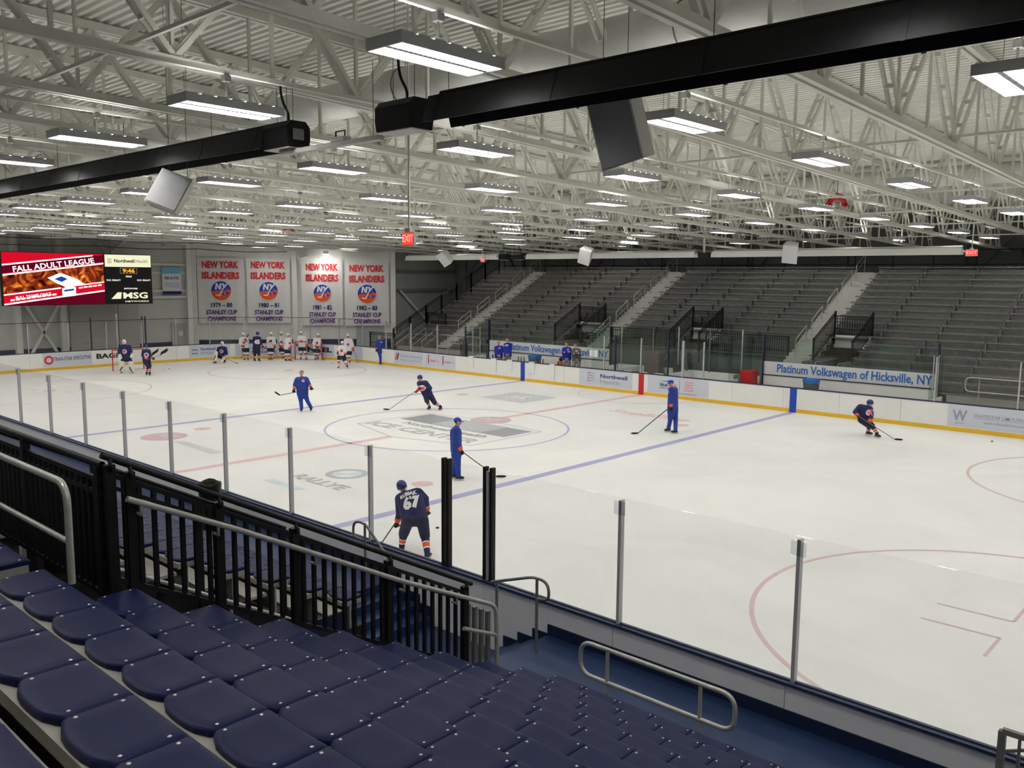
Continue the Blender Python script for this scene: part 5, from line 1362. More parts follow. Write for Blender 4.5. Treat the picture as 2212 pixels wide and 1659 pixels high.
OUT = {  # outfit -> tag -> list of (t limit, material)
 'navy':  dict(torso=[(1, 'jersey_navy')], uarm=[(1, 'jersey_navy')], farm=[(.62, 'jersey_navy'), (.74, 'sock_white'), (1, 'sock_orange')], pelvis=[(1, 'pants_navy')], thigh=[(1, 'pants_navy')],
               shin=[(.40, 'jersey_navy'), (.46, 'sock_white'), (.72, 'sock_orange'), (.80, 'sock_white'), (1, 'jersey_navy')]),
 'white': dict(torso=[(1, 'jersey_white')], uarm=[(1, 'jersey_white')], farm=[(.7, 'jersey_white'), (.85, 'pants_navy'), (1, 'sock_orange')], pelvis=[(1, 'pants_navy')], thigh=[(.86, 'pants_navy'), (1, 'sock_white')],
               shin=[(.22, 'sock_white'), (.36, 'pants_navy'), (.62, 'sock_orange'), (.78, 'sock_white'), (.88, 'sock_orange'), (1, 'sock_white')]),
 'coach': dict(torso=[(1, 'suit_blue')], uarm=[(1, 'suit_blue')], farm=[(1, 'suit_blue')], pelvis=[(1, 'suit_blue')], thigh=[(1, 'suit_blue')], shin=[(1, 'suit_blue')]),
 'staff': dict(torso=[(1, 'hoodie_blue')], uarm=[(1, 'hoodie_blue')], farm=[(1, 'hoodie_blue')], pelvis=[(1, 'shorts_grey')], thigh=[(1, 'shorts_grey')], shin=[(1, 'skin')]),
 'staffg': dict(torso=[(1, 'hoodie_grey')], uarm=[(1, 'hoodie_grey')], farm=[(1, 'hoodie_grey')], pelvis=[(1, 'shorts_grey')], thigh=[(1, 'shorts_grey')], shin=[(1, 'skin')]),
}
JOBS = []
def person(label, outfit, J, face, head='helmet', hair=None, stick=None, gear=True, vox=.02, D=None, feet_z=0.0, crest=True, number=None, goalie=False, group=None, glove='glove_navy', bulk=1.0, name=None, numpx=None):
    """J: joint -> (px, py[, depth offset]); feet are given by the pixel where the skate touches the ice"""
    f = facing(face); cosf = math.cos(math.radians(face))
    gl_, gr_ = (ground(*J['fL'][:2]), ground(*J['fR'][:2])) if D is None else (None, None)
    D0 = (depth_of(gl_)+depth_of(gr_))/2 if D is None else D
    lean = J.get('lean', 0.0)
    dflt = dict(wL=-.17*cosf, wR=-.17*cosf, eL=-.04*cosf, eR=-.04*cosf, kL=-.04*cosf, kR=-.04*cosf)
    P = {}
    for k, v in J.items():
        if k in ('fL', 'fR', 'lean'): continue
        dz = v[2] if len(v) > 2 else dflt.get(k, 0.0)
        P[k] = at(v[0], v[1], D0+dz)
    for k in 'LR':
        if D is None:
            g = ground(*J['f'+k][:2]) if len(J['f'+k]) < 3 else at(J['f'+k][0], J['f'+k][1], D0+J['f'+k][2])
            P['a'+k] = g+ZU*(.15 if gear else .09)
        else:
            h = P['h'+k]; P['k'+k] = Vector((h.x, h.y, (h.z+feet_z)/2+.03))+f*.02; P['a'+k] = Vector((h.x, h.y, feet_z+.09))
    caps = []
    def C(tag, A, ra, B, rb): caps.append((tag, Vector(A), ra*bulk, Vector(B), rb*bulk))
    g = 1.0 if gear else .88
    jk = outfit == 'coach' or outfit.startswith('staff')
    pel = (P['hL']+P['hR'])/2; che = (P['sL']+P['sR'])/2
    up = (che-pel).normalized()
    nl = P['neck']
    hipL, hipR = P['hL'], P['hR']
    C('torso', P['sL'].lerp(P['sR'], .12), .115*g, P['sL'].lerp(P['sR'], .88), .115*g)
    C('torso', nl-up*.06, .10, nl-up*.02, .07)
    C('torso', che-up*.06, .17*g, pel+up*.10, .165*g)
    sw = .88 if jk else 1.0
    hem = -.05 if jk else .05
    C('torso', P['sL'].lerp(che, .18), .115*g, hipL+up*hem, .145*g*(1.0 if jk else .95)); C('torso', P['sR'].lerp(che, .18), .115*g, hipR+up*hem, .145*g*(1.0 if jk else .95))
    C('pelvis', hipL.lerp(pel, .1)-up*.05, .135*g, hipR.lerp(pel, .1)-up*.05, .135*g)
    for k in 'LR':
        C('uarm', P['s'+k], .10*g, P['e'+k], .078*g); C('farm', P['e'+k], .075*g, P['w'+k], .055*g)
        kr = .10*g if not jk else .088
        C('thigh', P['h'+k]-up*.05, .135*g, P['k'+k], kr*(1.08 if gear and not jk else 1))
        C('shin', P['k'+k]+(P['a'+k]-P['k'+k])*.03, (.092 if gear and not jk else .085)*g, P['a'+k], .062 if not jk else .075)
        if not gear:
            C('hand', P['w'+k], .035, P['w'+k]+(P['w'+k]-P['e'+k]).normalized()*.09, .03)
            hd = (P['w'+k]-P['e'+k]).normalized(); sd = hd.cross(f).normalized() if hd.cross(f).length > .1 else RH
            for q in range(4): C('hand', P['w'+k]+hd*.09+sd*(q-1.5)*.022, .012, P['w'+k]+hd*(.16-.01*abs(q-1.2))+sd*(q-1.5)*.024, .010)
            C('hand', P['w'+k]+hd*.04+sd*.035, .013, P['w'+k]+hd*.09+sd*.06, .011)
            C('shoe', P['a'+k]-ZU*.04-f*.05, .045, P['a'+k]-ZU*.05+f*.15, .04)
    # head: skull, jaw, nose, ears on a neck
    H = P['head']; hu = (H-nl); hu = (hu.normalized()*.5+ZU*.5).normalized(); hf = (f-hu*f.dot(hu)).normalized(); hr = hf.cross(hu).normalized()
    C('neck', nl-hu*.03, .06, H-hu*.05, .055)
    C('skull', H+hu*.035-hf*.02, .092, H+hu*.02+hf*.015, .088); C('skull', H-hu*.055+hf*.045, .055, H-hu*.02+hf*.03, .07)
    C('skull', H+hf*.095+hu*.0, .011, H+hf*.112-hu*.03, .016)
    for s in (-1, 1): C('skull', H+hr*s*.088-hu*.01, .018, H+hr*s*.09+hu*.02, .02)
    mb = MB()
    for _, A, ra, B, rb in caps: mb.add(*capsule(A, ra, B, rb))
    tmp = bpy.data.objects.new('body_tmp', mb.mesh('body_tmp', 'skin')); COL.objects.link(tmp)
    md = tmp.modifiers.new('r', 'REMESH'); md.mode = 'VOXEL'; md.voxel_size = vox; md.use_smooth_shade = True
    ms = tmp.modifiers.new('s', 'SMOOTH'); ms.factor = .5; ms.iterations = 3
    JOBS.append(dict(tmp=tmp, label=label, outfit=outfit, P=P, f=f, caps=caps, head=head, hair=hair, stick=stick, gear=gear, D0=D0, hf=(hf, hu, hr, H), crest=crest, number=number, goalie=goalie, group=group, glove=glove, J=J, pel=pel, che=che, up=up, name=name, numpx=numpx))

def finish(j, me):
    P, f, caps = j['P'], j['f'], j['caps']; hf, hu, hr, H = j['hf']
    n = len(me.polygons); cen = np.empty(n*3); me.polygons.foreach_get('center', cen); cen = cen.reshape(-1, 3)
    best = np.full(n, 1e9); tag_ = np.zeros(n, int); tt = np.zeros(n)
    for i, (tg, A, ra, B, rb) in enumerate(caps):
        A_ = np.array(A); d = np.array(B)-A_; L2 = max(d@d, 1e-9); t = np.clip(((cen-A_)@d)/L2, 0, 1)
        dist = np.linalg.norm(cen-(A_+t[:, None]*d), axis=1)-(ra+(rb-ra)*t)
        m_ = dist < best; best[m_] = dist[m_]; tag_[m_] = i; tt[m_] = t[m_]
    used = []; 
    def mi(nm):
        if nm not in used: used.append(nm)
        return used.index(nm)
    idx = np.zeros(n, int); O = OUT[j['outfit']]
    rel = cen-np.array(H); lf, lu, lr = rel@np.array(hf), rel@np.array(hu), rel@np.array(hr)
    for i, c in enumerate(caps):
        sel = tag_ == i
        if not sel.any(): continue
        tg = c[0]
        if tg in O:
            prev = 0
            for lim, nm in O[tg]:
                s_ = sel & (tt >= prev) & ((tt <= lim) if lim >= 1 else (tt < lim)); idx[s_] = mi(nm); prev = lim
        elif tg == 'hand': idx[sel] = mi('skin')
        elif tg == 'shoe': idx[sel] = mi('shoe_dark')
        else:
            idx[sel] = mi('skin')
            if tg == 'skull':
                eye = sel & (lf > .06) & (np.abs(lu-.012) < .012) & (np.abs(np.abs(lr)-.033) < .016); idx[eye] = mi('eye_dark')
                mo = sel & (lf > .06) & (np.abs(lu+.062) < .008) & (np.abs(lr) < .026); idx[mo] = mi('skin_dark')
                if j['hair']:
                    ha = sel & ((lu > .06-.02*(lf > .02)) & (lf < .075) | ((lf < -.015) & (lu > -.045))) & ~((np.abs(lr) > .092)); idx[ha] = mi(j['hair'])
                    br = sel & (lf > .06) & (np.abs(lu-.032) < .007) & (np.abs(np.abs(lr)-.033) < .02); idx[br] = mi(j['hair'])
    me.materials.clear()
    for nm in used: me.materials.append(MATS[nm])
    me.polygons.foreach_set('material_index', idx.astype(np.int32)); me.polygons.foreach_set('use_smooth', [True]*n); me.update()
    base = Vector(((P['aL']+P['aR'])/2)); base.z = min(P['aL'].z, P['aR'].z)-.15
    t = thing('person', j['label'], 'person', tuple(base), group=j['group'])
    Mi = Matrix.Translation(-base)
    me.transform(Mi); me.name = 'body'
    body = ob('body', me, t)
    def pb(mb, name, mats, par=t): 
        mb.xf(Mi); return mb.build(name, mats, par)
    bvh = BVHTree.FromPolygons([v.co for v in me.vertices], [tuple(p.vertices) for p in me.polygons])
    def decal(src, nm, c, right, upv, nrm, off=.008, par=t):
        """flat mesh pressed on to the clothing"""
        m2 = src.copy(); bm = bmesh.new(); bm.from_mesh(m2); bmesh.ops.triangulate(bm, faces=bm.faces[:]); 
        bmesh.ops.subdivide_edges(bm, edges=bm.edges[:], cuts=1, use_grid_fill=False)
        c_ = Vector(c)-base; nrm = Vector(nrm).normalized(); r = Vector(right).normalized(); u = nrm.cross(r).normalized() if True else upv
        if u.dot(Vector(upv)) < 0: u = -u
        for v in bm.verts:
            p = c_+r*v.co.x+u*v.co.y; h = bvh.ray_cast(p+nrm*.6, -nrm, 1.2)
            v.co = (h[0]+nrm*off) if h[0] is not None else p
        bm.to_mesh(m2); bm.free(); m2.update(); return ob(nm, m2, par)
    right_f = f.cross(ZU).normalized()*-1            # the wearer's left, i.e. to the right when looked at from the front
    up = j['up']
    # gear -------------------------------------------------------------
    if j['head'] in ('helmet_navy', 'helmet_white'):
        mb = MB(); vs_ = []; fs = []; N, K = 18, 8
        for i in range(K+1):
            for q in range(N):
                a = 2*PI*q/N; fr = math.cos(a); low = -.05-.75*(1-fr)/2
                e = PI/2+(low*.9-PI/2)*(i/K) if False else PI/2-(PI/2-low)*i/K
                vs_.append(H+hu*.02+hf*(math.cos(e)*fr*.128-.008)+hr*(math.cos(e)*math.sin(a)*.112)+hu*(math.sin(e)*.122))
        for i in range(K):
            for q in range(N): fs.append((i*N+q, i*N+(q+1) % N, (i+1)*N+(q+1) % N, (i+1)*N+q)[::-1])
        mb.add(vs_, fs, True)
        rim = [vs_[K*N+q]*1.0 for q in range(N)]; mb.tube(rim, .010, 6, closed=True)
        hel = pb(mb, 'helmet', j['head'])
        if j['head'] == 'helmet_navy' or True:
            vz = MB(); vv = []
            for q in range(9):
                a = -1.0+2.0*q/8
                for z_ in (.03, -.045): vv.append(H+hf*(math.cos(a)*.132)+hr*(math.sin(a)*.118)+hu*z_)
            vz.add(vv, [(2*q, 2*q+2, 2*q+3, 2*q+1) for q in range(8)]); pb(vz, 'visor', 'clear_plastic', hel)
        st = MB(); st.tube([H+hr*.1-hu*.0, H+hr*.07-hu*.09+hf*.03, H-hu*.105+hf*.045, H-hr*.07-hu*.09+hf*.03, H-hr*.1], .006, 5); pb(st, 'chin_strap', 'print_black', hel)
    elif j['head'] == 'cap':
        mb = MB(); vs_ = []; fs = []; N, K = 16, 6
        for i in range(K+1):
            e = PI/2*(1-i/K)-.05
            for q in range(N): a = 2*PI*q/N; vs_.append(H+hu*.025+hf*(math.cos(e)*math.cos(a)*.112-.004)+hr*(math.cos(e)*math.sin(a)*.102)+hu*(math.sin(e)*.10))
        for i in range(K):
            for q in range(N): fs.append((i*N+q, i*N+(q+1) % N, (i+1)*N+(q+1) % N, (i+1)*N+q)[::-1])
        mb.add(vs_, fs, True); cap_ = pb(mb, 'cap', 'cap_blue')
        br = MB(); vv = []
        for q in range(9):
            a = -1.1+2.2*q/8
            for rr, dz in ((.095, .035), (.19*(1-.12*abs(a)), .018)): vv.append(H+hf*(math.cos(a)*rr)+hr*(math.sin(a)*rr*.8)+hu*dz)
        fs = [(2*q, 2*q+1, 2*q+3, 2*q+2) for q in range(8)]
        br.add(vv, fs); br.add([v-hu*.006 for v in vv], [q[::-1] for q in fs]); pb(br, 'brim', 'cap_blue', cap_)
    elif j['head'] == 'mask':
        mb = MB(); mb.ball((0, 0, 0), 1, 16, 10)
        mb.v = [tuple(H+hu*.0+hf*(x*.135)+hr*(y*.118)+hu*(z*.15)) for x, y, z in mb.v]; mk = pb(mb, 'goalie_mask', 'helmet_white')
        cg = MB()
        for z_ in (.03, .0, -.03, -.06): cg.tube([H+hf*(math.cos(a)*.145)+hr*(math.sin(a)*.10)+hu*z_ for a in (-.6, -.3, 0, .3, .6)], .005, 5)
        for a in (-.45, -.15, .15, .45): cg.tube([H+hf*(math.cos(a)*.146)+hr*(math.sin(a)*.10)+hu*z_ for z_ in (.04, 0, -.07)], .005, 5)
        pb(cg, 'cage', 'grille', mk)
    sd = None
    if j['stick']:
        S = [at(s_[0], s_[1], j['D0']+s_[2]) if len(s_) > 2 else None for s_ in j['stick'][:1]]
        pts = []
        for s_ in j['stick']:
            if len(s_) == 2: q = ground(*s_); q = q+ZU*.03
            else: q = at(s_[0], s_[1], j['D0']+s_[2])
            pts.append(q)
        sd = (pts[1]-pts[0]).normalized()
        P['_stick'] = pts
    if j['gear']:
        for k in 'LR':
            w_, e_ = P['w'+k], P['e'+k]; a = (w_-e_).normalized()
            if j['goalie']:
                nrm = f
                mb = MB(); mb.ball((0, 0, 0), 1, 12, 8); c = w_+a*.08+f*.03
                if k == 'L': mb = MB().box(-1, 1, -1, 1, -1, 1); sc = (.10, .17, .04)
                else: sc = (.13, .15, .07)
                r_ = a.cross(f).normalized()
                mb.v = [tuple(c+r_*(x*sc[0])+a*(y*sc[1])+f*(z*sc[2])) for x, y, z in mb.v]; pb(mb, 'blocker_glove' if k == 'L' else 'catch_glove', 'pad_white')
                continue
            mb = MB(); mb.m = 1; mb.tube([w_-a*.09, w_-a*.03, w_+a*.02], [.072, .070, .058], 10); mb.m = 0
            sdir = sd if sd is not None else f.cross(a).normalized()
            g_ = (sdir-a*sdir.dot(a)); g_ = g_.normalized() if g_.length > .15 else (a.cross(f).normalized())
            nn = a.cross(g_).normalized()
            pc = w_+a*.07
            b0 = len(mb.v); mb.ball((0, 0, 0), 1, 10, 6)
            for i in range(b0, len(mb.v)): x, y, z = mb.v[i]; mb.v[i] = tuple(pc+a*(x*.065)+g_*(y*.058)+nn*(z*.042))
            for q in range(4):                                 # four rolled fingers closed round the shaft
                o = g_*((q-1.5)*.030); L_ = .052-.006*abs(q-1.3)
                mb.tube([pc+a*.035+o+nn*.02, pc+a*(.06+L_*.4)+o+nn*.012, pc+a*(.055+L_*.5)+o-nn*.022, pc+a*.03+o-nn*.042], [.018, .018, .016, .014], 7)
            mb.tube([pc-a*.01+g_*.055, pc+a*.03+g_*.072-nn*.015, pc+a*.055+g_*.055-nn*.035], [.017, .016, .013], 7)
            pb(mb, 'glove', [j['glove'], 'sock_orange'])
        for k in 'LR':
            a_ = P['a'+k]; sh = (P['k'+k]-a_).normalized(); ff = (f-sh*f.dot(sh)).normalized() if abs(sh.z) > .5 else f
            fl = Vector((ff.x, ff.y, 0)).normalized(); flr = fl.cross(ZU).normalized()
            z0 = a_.z-.15; b_ = Vector((a_.x, a_.y, z0))
            if j['goalie'] == 'kneel' and k == 'R': continue
            mb = MB(); mb.tube([a_+sh*.06, a_-ZU*.02, b_+ZU*.075+fl*.0], [.066, .058, .052], 10)
            mb.tube([b_+ZU*.08-fl*.075, b_+ZU*.085, b_+ZU*.08+fl*.09, b_+ZU*.07+fl*.165], [.038, .048, .046, .026], 10)
            sk = pb(mb, 'skate', 'boot_black')
            bl = MB()
            for o, s_ in (((-.07), .03), (.09, .03)): bl.bar(b_+fl*o+ZU*.02, b_+fl*o+ZU*.05, .03, .05, up=fl)
            bl.bar(b_-fl*.11+ZU*.022, b_+fl*.15+ZU*.022, .018, .02); pb(bl, 'blade_holder', 'holder_white', sk)
            pb(MB().bar(b_-fl*.12+ZU*.008, b_+fl*.16+ZU*.008, .004, .014), 'blade', 'steel', sk)
    if j['goalie']:
        for k, s in (('L', -1), ('R', 1)):
            kn, an = P['k'+k], P['a'+k]
            top_ = kn+(kn-an).normalized()*.20; bot = an-(kn-an).normalized()*.06
            ax = (top_-bot).normalized(); nf = (f-ax*f.dot(ax)).normalized(); rr = ax.cross(nf).normalized()
            L = (top_-bot).length; mb = MB(); vs_ = []
            prof = [(0, .13), (.08, .15), (.5, .145), (.62, .15), (.9, .135), (1, .11)]
            for u_, hw_ in prof:
                c = bot+ax*(L*u_)+nf*.09
                for q in range(8):
                    an_ = 2*PI*q/8+PI/8; x = math.copysign(min(1, abs(math.cos(an_))*1.1), math.cos(an_)); y = math.copysign(min(1, abs(math.sin(an_))*1.1), math.sin(an_)); vs_.append(c+rr*(x*hw_)+nf*(y*.085))
            fs = [(i*8+q, i*8+(q+1) % 8, (i+1)*8+(q+1) % 8, (i+1)*8+q)[::-1] for i in range(5) for q in range(8)]+[tuple(range(8)), tuple(40+q for q in range(8))[::-1]]
            mb.add(vs_, fs); pd_ = pb(mb, 'leg_pad', 'pad_white')
            bd = MB(); c0, c1 = bot+ax*(L*.06)+nf*.18+rr*(s*.02), bot+ax*(L*.48)+nf*.178-rr*(s*.08)
            bd.bar(c0, c1, .07, .012, up=nf); pb(bd, 'pad_band', 'pad_dark', pd_)
    # crest, numbers --------------------------------------------------
    if j['crest']:
        cc = j['che']*.62+j['pel']*.38
        if j['outfit'] in ('navy', 'white'):
            rd = .125
            decal(flat([disc(rd, 24)]).mesh('crest', 'print_white'), 'crest', cc, right_f, up, f, .007)
            decal(flat([disc(rd*.8, 24)]).mesh('crest_disc', 'print_orange' if j['outfit'] == 'white' else 'stripe_pink'), 'crest_disc', cc, right_f, up, f, .011)
            decal(flat([[(-.03, -.07), (.0, -.07), (.04, .03), (.09, .06), (-.05, .06)]]).mesh('crest_mark', 'print_blue'), 'crest_mark', cc, right_f, up, f, .014)
        else:
            cc = j['che']*.93+j['pel']*.07+right_f*.08
            decal(flat([disc(.055, 16)]).mesh('crest', 'print_white'), 'crest', cc, right_f, up, f, .006)
            decal(flat([disc(.035, 16)]).mesh('crest_disc', 'print_orange'), 'crest_disc', cc, right_f, up, f, .009)
    if j['number']:
        num, nm = j['number']; m_ = 'print_white'; bk = -f; rt = -right_f
        nb = (-f+up*.0); nb = (nb-up*nb.dot(up)).normalized()
        cn, cm = j['numpx']
        def hit(px, py):
            d = (at(px, py, 1.0)-CAM).normalized(); h = bvh.ray_cast(CAM-base, d); return (h[0]+base) if h[0] is not None else at(px, py, j['D0'])
        me_ = text_mesh(num, .36, .022, .92, 'CENTER', m_); decal(me_, 'back_number', hit(*cn), nb.cross(up)*-1, up, nb, .010)
        if nm: decal(text_mesh(nm, .115, .007, .85, 'CENTER', m_), 'back_name', hit(*cm), nb.cross(up)*-1, up, nb, .012)
    # stick -----------------------------------------------------------
    if j['stick']:
        p0, p1, p2 = P['_stick']
        who = j['name']
        s_ = thing('hockey_stick', 'hockey stick held by %s' % who, 'hockey stick', tuple(p1), group=None)
        o = Vector(p1)
        fat = j['goalie']
        MB().bar(p0-o, Vector((0, 0, 0)), .03, .022).build('shaft', 'stick_grey' if num_grey(j) else 'stick_black', s_)
        bd_ = (p2-p1); L = max(.26, min(.34, bd_.length)); bd_.normalize()
        sdv = (p1-p0).normalized(); upb = (-sdv-bd_*(-sdv).dot(bd_)).normalized(); th = bd_.cross(upb).normalized()
        mb = MB(); vs_ = []
        for i in range(6):
            u_ = i/5; h_ = .055+.012*math.sin(PI*u_)-.02*(u_ > .95); c = bd_*(L*u_)+th*(.02*u_*u_)
            for a_, b__ in ((-1, -1), (1, -1), (1, 1), (-1, 1)): vs_.append(c+th*(a_*.006)+upb*(b__*h_/2+.01))
        fs = [(4*i+k_, 4*i+(k_+1) % 4, 4*i+4+(k_+1) % 4, 4*i+4+k_) for i in range(5) for k_ in range(4)]+[(3, 2, 1, 0), (20, 21, 22, 23)]
        mb.add(vs_, fs); mb.build('blade', 'stick_black', s_)
        MB().bar((p0-o)*1.0, (p0-o)*.94, .034, .027).build('grip_tape', 'stick_black', s_)
def num_grey(j): return j['outfit'] != 'coach'

WG = 'white jersey skaters by the corner boards'
person('skater in navy jersey numbered 67 bending forward beside the near glass', 'navy', dict(head=(868, 1051, .52), neck=(874, 1064, .42), sL=(863, 1077, .36), sR=(904, 1064, .34), eL=(863, 1106, .44), wL=(859, 1125, .55), eR=(919, 1077, .50), wR=(922, 1100, .68),
       hL=(880, 1120, .0), hR=(911, 1119, .0), kL=(872, 1153, .16), kR=(918, 1157, .05), fL=(868, 1195), fR=(923, 1209)), 178, 'helmet_navy', vox=.014, crest=False, number=('67', 'KUBIAK'), numpx=((887.5, 1086), (880, 1067.5)), stick=((866, 1112, .6), (825, 1172, .55), (818, 1177, .5)), name='the navy skater numbered 67')
person('coach in blue tracksuit and cap facing the benches near the blue line, in profile', 'coach', dict(head=(988.5, 911, 0), neck=(986.5, 921, 0), sL=(984, 929, .17), sR=(985, 930, -.18), eL=(989, 952, .2), wL=(995, 970, .1), eR=(985, 953, -.22), wR=(993, 972, -.16),
       hL=(985, 980, .10), hR=(986, 981, -.10), kL=(983, 1007, .10), kR=(989, 1009, -.08), fL=(980, 1033.5), fR=(990, 1037.5)), 92, 'cap', 'hair_brown', vox=.015, crest=False, stick=((991, 970, -.05), (1072, 1032), (1093, 1031.5)), name='the capped coach near the near blue line')
person('coach in blue tracksuit and cap holding a stick out by the far red line', 'coach', dict(head=(1449.5, 828, 0), neck=(1451.5, 836, 0), sL=(1449, 842, -.15), sR=(1459, 842.5, .12), eL=(1447, 861, -.18), wL=(1449.5, 878, -.2), eR=(1458, 863, .12), wR=(1452, 880, -.05),
       hL=(1449.5, 886, -.06), hR=(1457, 886, .06), kL=(1447.5, 908, -.05), kR=(1459.5, 908, .05), fL=(1444, 932.5), fR=(1459, 936.5)), -72, 'cap', 'hair_brown', vox=.017, stick=((1450, 877, -.2), (1377.5, 938), (1364.5, 938.6)), name='the capped coach by the far red line')
person('grey haired coach in blue tracksuit with a stick across his body', 'coach', dict(head=(651.4, 806.5), neck=(651.4, 814.5), sL=(641.5, 820), sR=(662, 819), eL=(636.5, 830.5), wL=(635.5, 840.5), eR=(668, 830), wR=(671.5, 836.5),
       hL=(648.5, 849), hR=(658.5, 849), kL=(650, 867), kR=(664, 866), fL=(651.5, 889), fR=(672, 888)), 5, 'none', 'hair_grey', vox=.017, stick=((677, 839.5, -.25), (604, 854, -.3), (593.5, 847, -.3)), name='the grey haired coach')
person('skater in navy jersey and navy helmet striding at the centre circle', 'navy', dict(head=(907, 816.5, -.12), neck=(910, 824.5, -.08), sL=(905, 828, -.1), sR=(920.5, 827, .05), eL=(907, 838, -.28), wL=(902.5, 843, -.38), eR=(930, 838.5, -.05), wR=(911, 838.5, -.36),
       hL=(919.5, 853.5, .05), hR=(929, 852.5, .05), kL=(922, 865.5, -.12), kR=(939, 870, .05), fL=(927.5, 885), fR=(952, 886)), -28, 'helmet_navy', vox=.017, glove='glove_red', stick=((907, 838, -.4), (840.5, 886.5), (827.5, 885.5)), name='the striding navy skater at centre ice')
person('skater in navy jersey leaning into a turn along the far boards', 'navy', dict(head=(1879.5, 871, -.1), neck=(1876.5, 879.5, -.05), sL=(1857, 879, .08), sR=(1880, 883, -.08), eL=(1846.5, 890, .0), wL=(1853, 899, -.18), eR=(1883, 899, -.2), wR=(1878, 911, -.3),
       hL=(1861, 904, .1), hR=(1872.5, 906, .0), kL=(1878, 920, -.1), kR=(1883.5, 919.5, -.25), fL=(1875, 939.5), fR=(1894, 945)), 38, 'helmet_navy', vox=.017, stick=((1850, 896, -.2), (1932.5, 951), (1946, 952)), name='the navy skater turning by the far boards')
person('goalkeeper in navy jersey and white pads standing in front of the net', 'navy', dict(head=(268, 738.5), neck=(269, 745), sL=(260, 749), sR=(279.5, 749), eL=(256.5, 761), wL=(259, 769), eR=(283.5, 759), wR=(285, 766.5), hL=(266, 775), hR=(279.5, 775), kL=(264.5, 787.5), kR=(284.5, 787.5), fL=(263, 806), fR=(286.5, 806)),
       3, 'mask', vox=.02, goalie='stand', name='x')
person('young skater in navy jersey passing the front of the net', 'navy', dict(head=(316, 749), neck=(316, 755), sL=(310, 758.5), sR=(322, 759), eL=(308, 768), wL=(318, 775.5), eR=(325, 769.5), wR=(329.5, 773.5), hL=(313, 778), hR=(320.5, 779), kL=(320, 791.5), kR=(323, 791), fL=(317, 811), fR=(323.5, 812)),
       22, 'helmet_navy', vox=.02, stick=((318, 778, -.3), (357, 762, -.3), (362, 757, -.3)), name='the navy skater near the net')
person('goalkeeper in navy jersey and white pads down on one knee near the corner', 'navy', dict(head=(480, 742), neck=(479.5, 748), sL=(473, 752), sR=(487, 752), eL=(469, 760), wL=(468, 765, -.3), eR=(490, 763), wR=(486, 771), hL=(476, 769, .1), hR=(484, 769, .1), kL=(467, 767, -.35), kR=(484, 780, -.25), fL=(465.5, 785.5), fR=(488, 781, .35)),
       -5, 'mask', vox=.02, goalie='kneel', stick=((470, 763, -.35), (509, 785), (515.5, 785.8)), name='the kneeling goalkeeper')
person('skater in white jersey holding his stick blade up at the corner boards', 'white', dict(head=(525, 722.8), neck=(525, 729), sL=(519, 732.3), sR=(532.5, 732.3), eL=(518, 742.5), wL=(523.5, 747), eR=(536, 739.5), wR=(531.5, 735.5), hL=(526, 752), hR=(534, 752), kL=(527.4, 763), kR=(534.8, 763), fL=(528, 778.5), fR=(536, 778.5)),
       12, 'helmet_white', group=WG, glove='glove_red', stick=((522, 773, -.25), (532.5, 728.5, -.3), (535.5, 724, -.3)), name='the white skater with the raised blade')
person('skater in navy jersey numbered 45 with his back turned among the white group', 'navy', dict(head=(556.5, 720.5), neck=(555.2, 726.5), sL=(549.2, 730), sR=(561, 730.5), eL=(547.5, 739), wL=(551, 746.5), eR=(563, 740), wR=(566, 746), hL=(550.8, 754), hR=(558, 754), kL=(550.3, 765), kR=(559, 765), fL=(550, 780.5), fR=(559.5, 780.8)),
       168, 'helmet_navy', crest=False, number=('45', ''), numpx=((554.8, 739), None), name='x')
person('skater in white jersey resting a glove on his stick beside number 45', 'white', dict(head=(585.4, 722), neck=(585.2, 728), sL=(579, 731), sR=(591.6, 731), eL=(577.8, 741), wL=(584, 737, -.28), eR=(594, 740), wR=(593.5, 747.5), hL=(580.8, 752), hR=(588.2, 752), kL=(581.8, 762), kR=(587.5, 762), fL=(582, 777.5), fR=(588, 777.5)),
       2, 'helmet_white', group=WG, stick=((585.5, 738, -.32), (599, 770, -.1), (601, 771, -.25)), name='the white skater beside number 45')
person('skater in white jersey standing furthest back against the corner boards', 'white', dict(head=(607, 720.5), neck=(607.2, 726.5), sL=(601.5, 730), sR=(612, 730), eL=(601.5, 740.5), wL=(604.5, 747), eR=(613.5, 740), wR=(609, 748.5), hL=(605, 752), hR=(612, 752), kL=(608, 761.5), kR=(612, 761.5), fL=(609, 774), fR=(613.5, 774.5)),
       20, 'helmet_white', group=WG, glove='glove_red', name='x')
person('skater in white jersey looking along the boards with stick held upright in front', 'white', dict(head=(622.8, 723.8), neck=(622.2, 729.5), sL=(617.5, 733, .08), sR=(626.5, 733, -.08), eL=(616.6, 743.5), wL=(622.5, 750), eR=(629, 742.5), wR=(628.5, 750), hL=(617.8, 755), hR=(625, 755), kL=(618, 765), kR=(624.2, 765), fL=(617.5, 780), fR=(625, 780)),
       55, 'helmet_white', group=WG, glove='glove_red', stick=((627.5, 745, -.25), (631, 785, -.2), (631, 786, -.45)), name='the white skater looking along the boards')
person('tall skater in white jersey with arms wide in front of the black lettered advert', 'white', dict(head=(650.2, 719.6), neck=(650.8, 725.5), sL=(645, 729.3), sR=(658.6, 729.3), eL=(642.2, 738.5), wL=(641.5, 743.5), eR=(662.5, 737.5), wR=(663, 745.5), hL=(648.3, 750), hR=(656.8, 750), kL=(649.3, 760), kR=(658.4, 760), fL=(650.4, 777), fR=(662, 777.5)),
       2, 'helmet_white', group=WG, glove='glove_red', name='x')
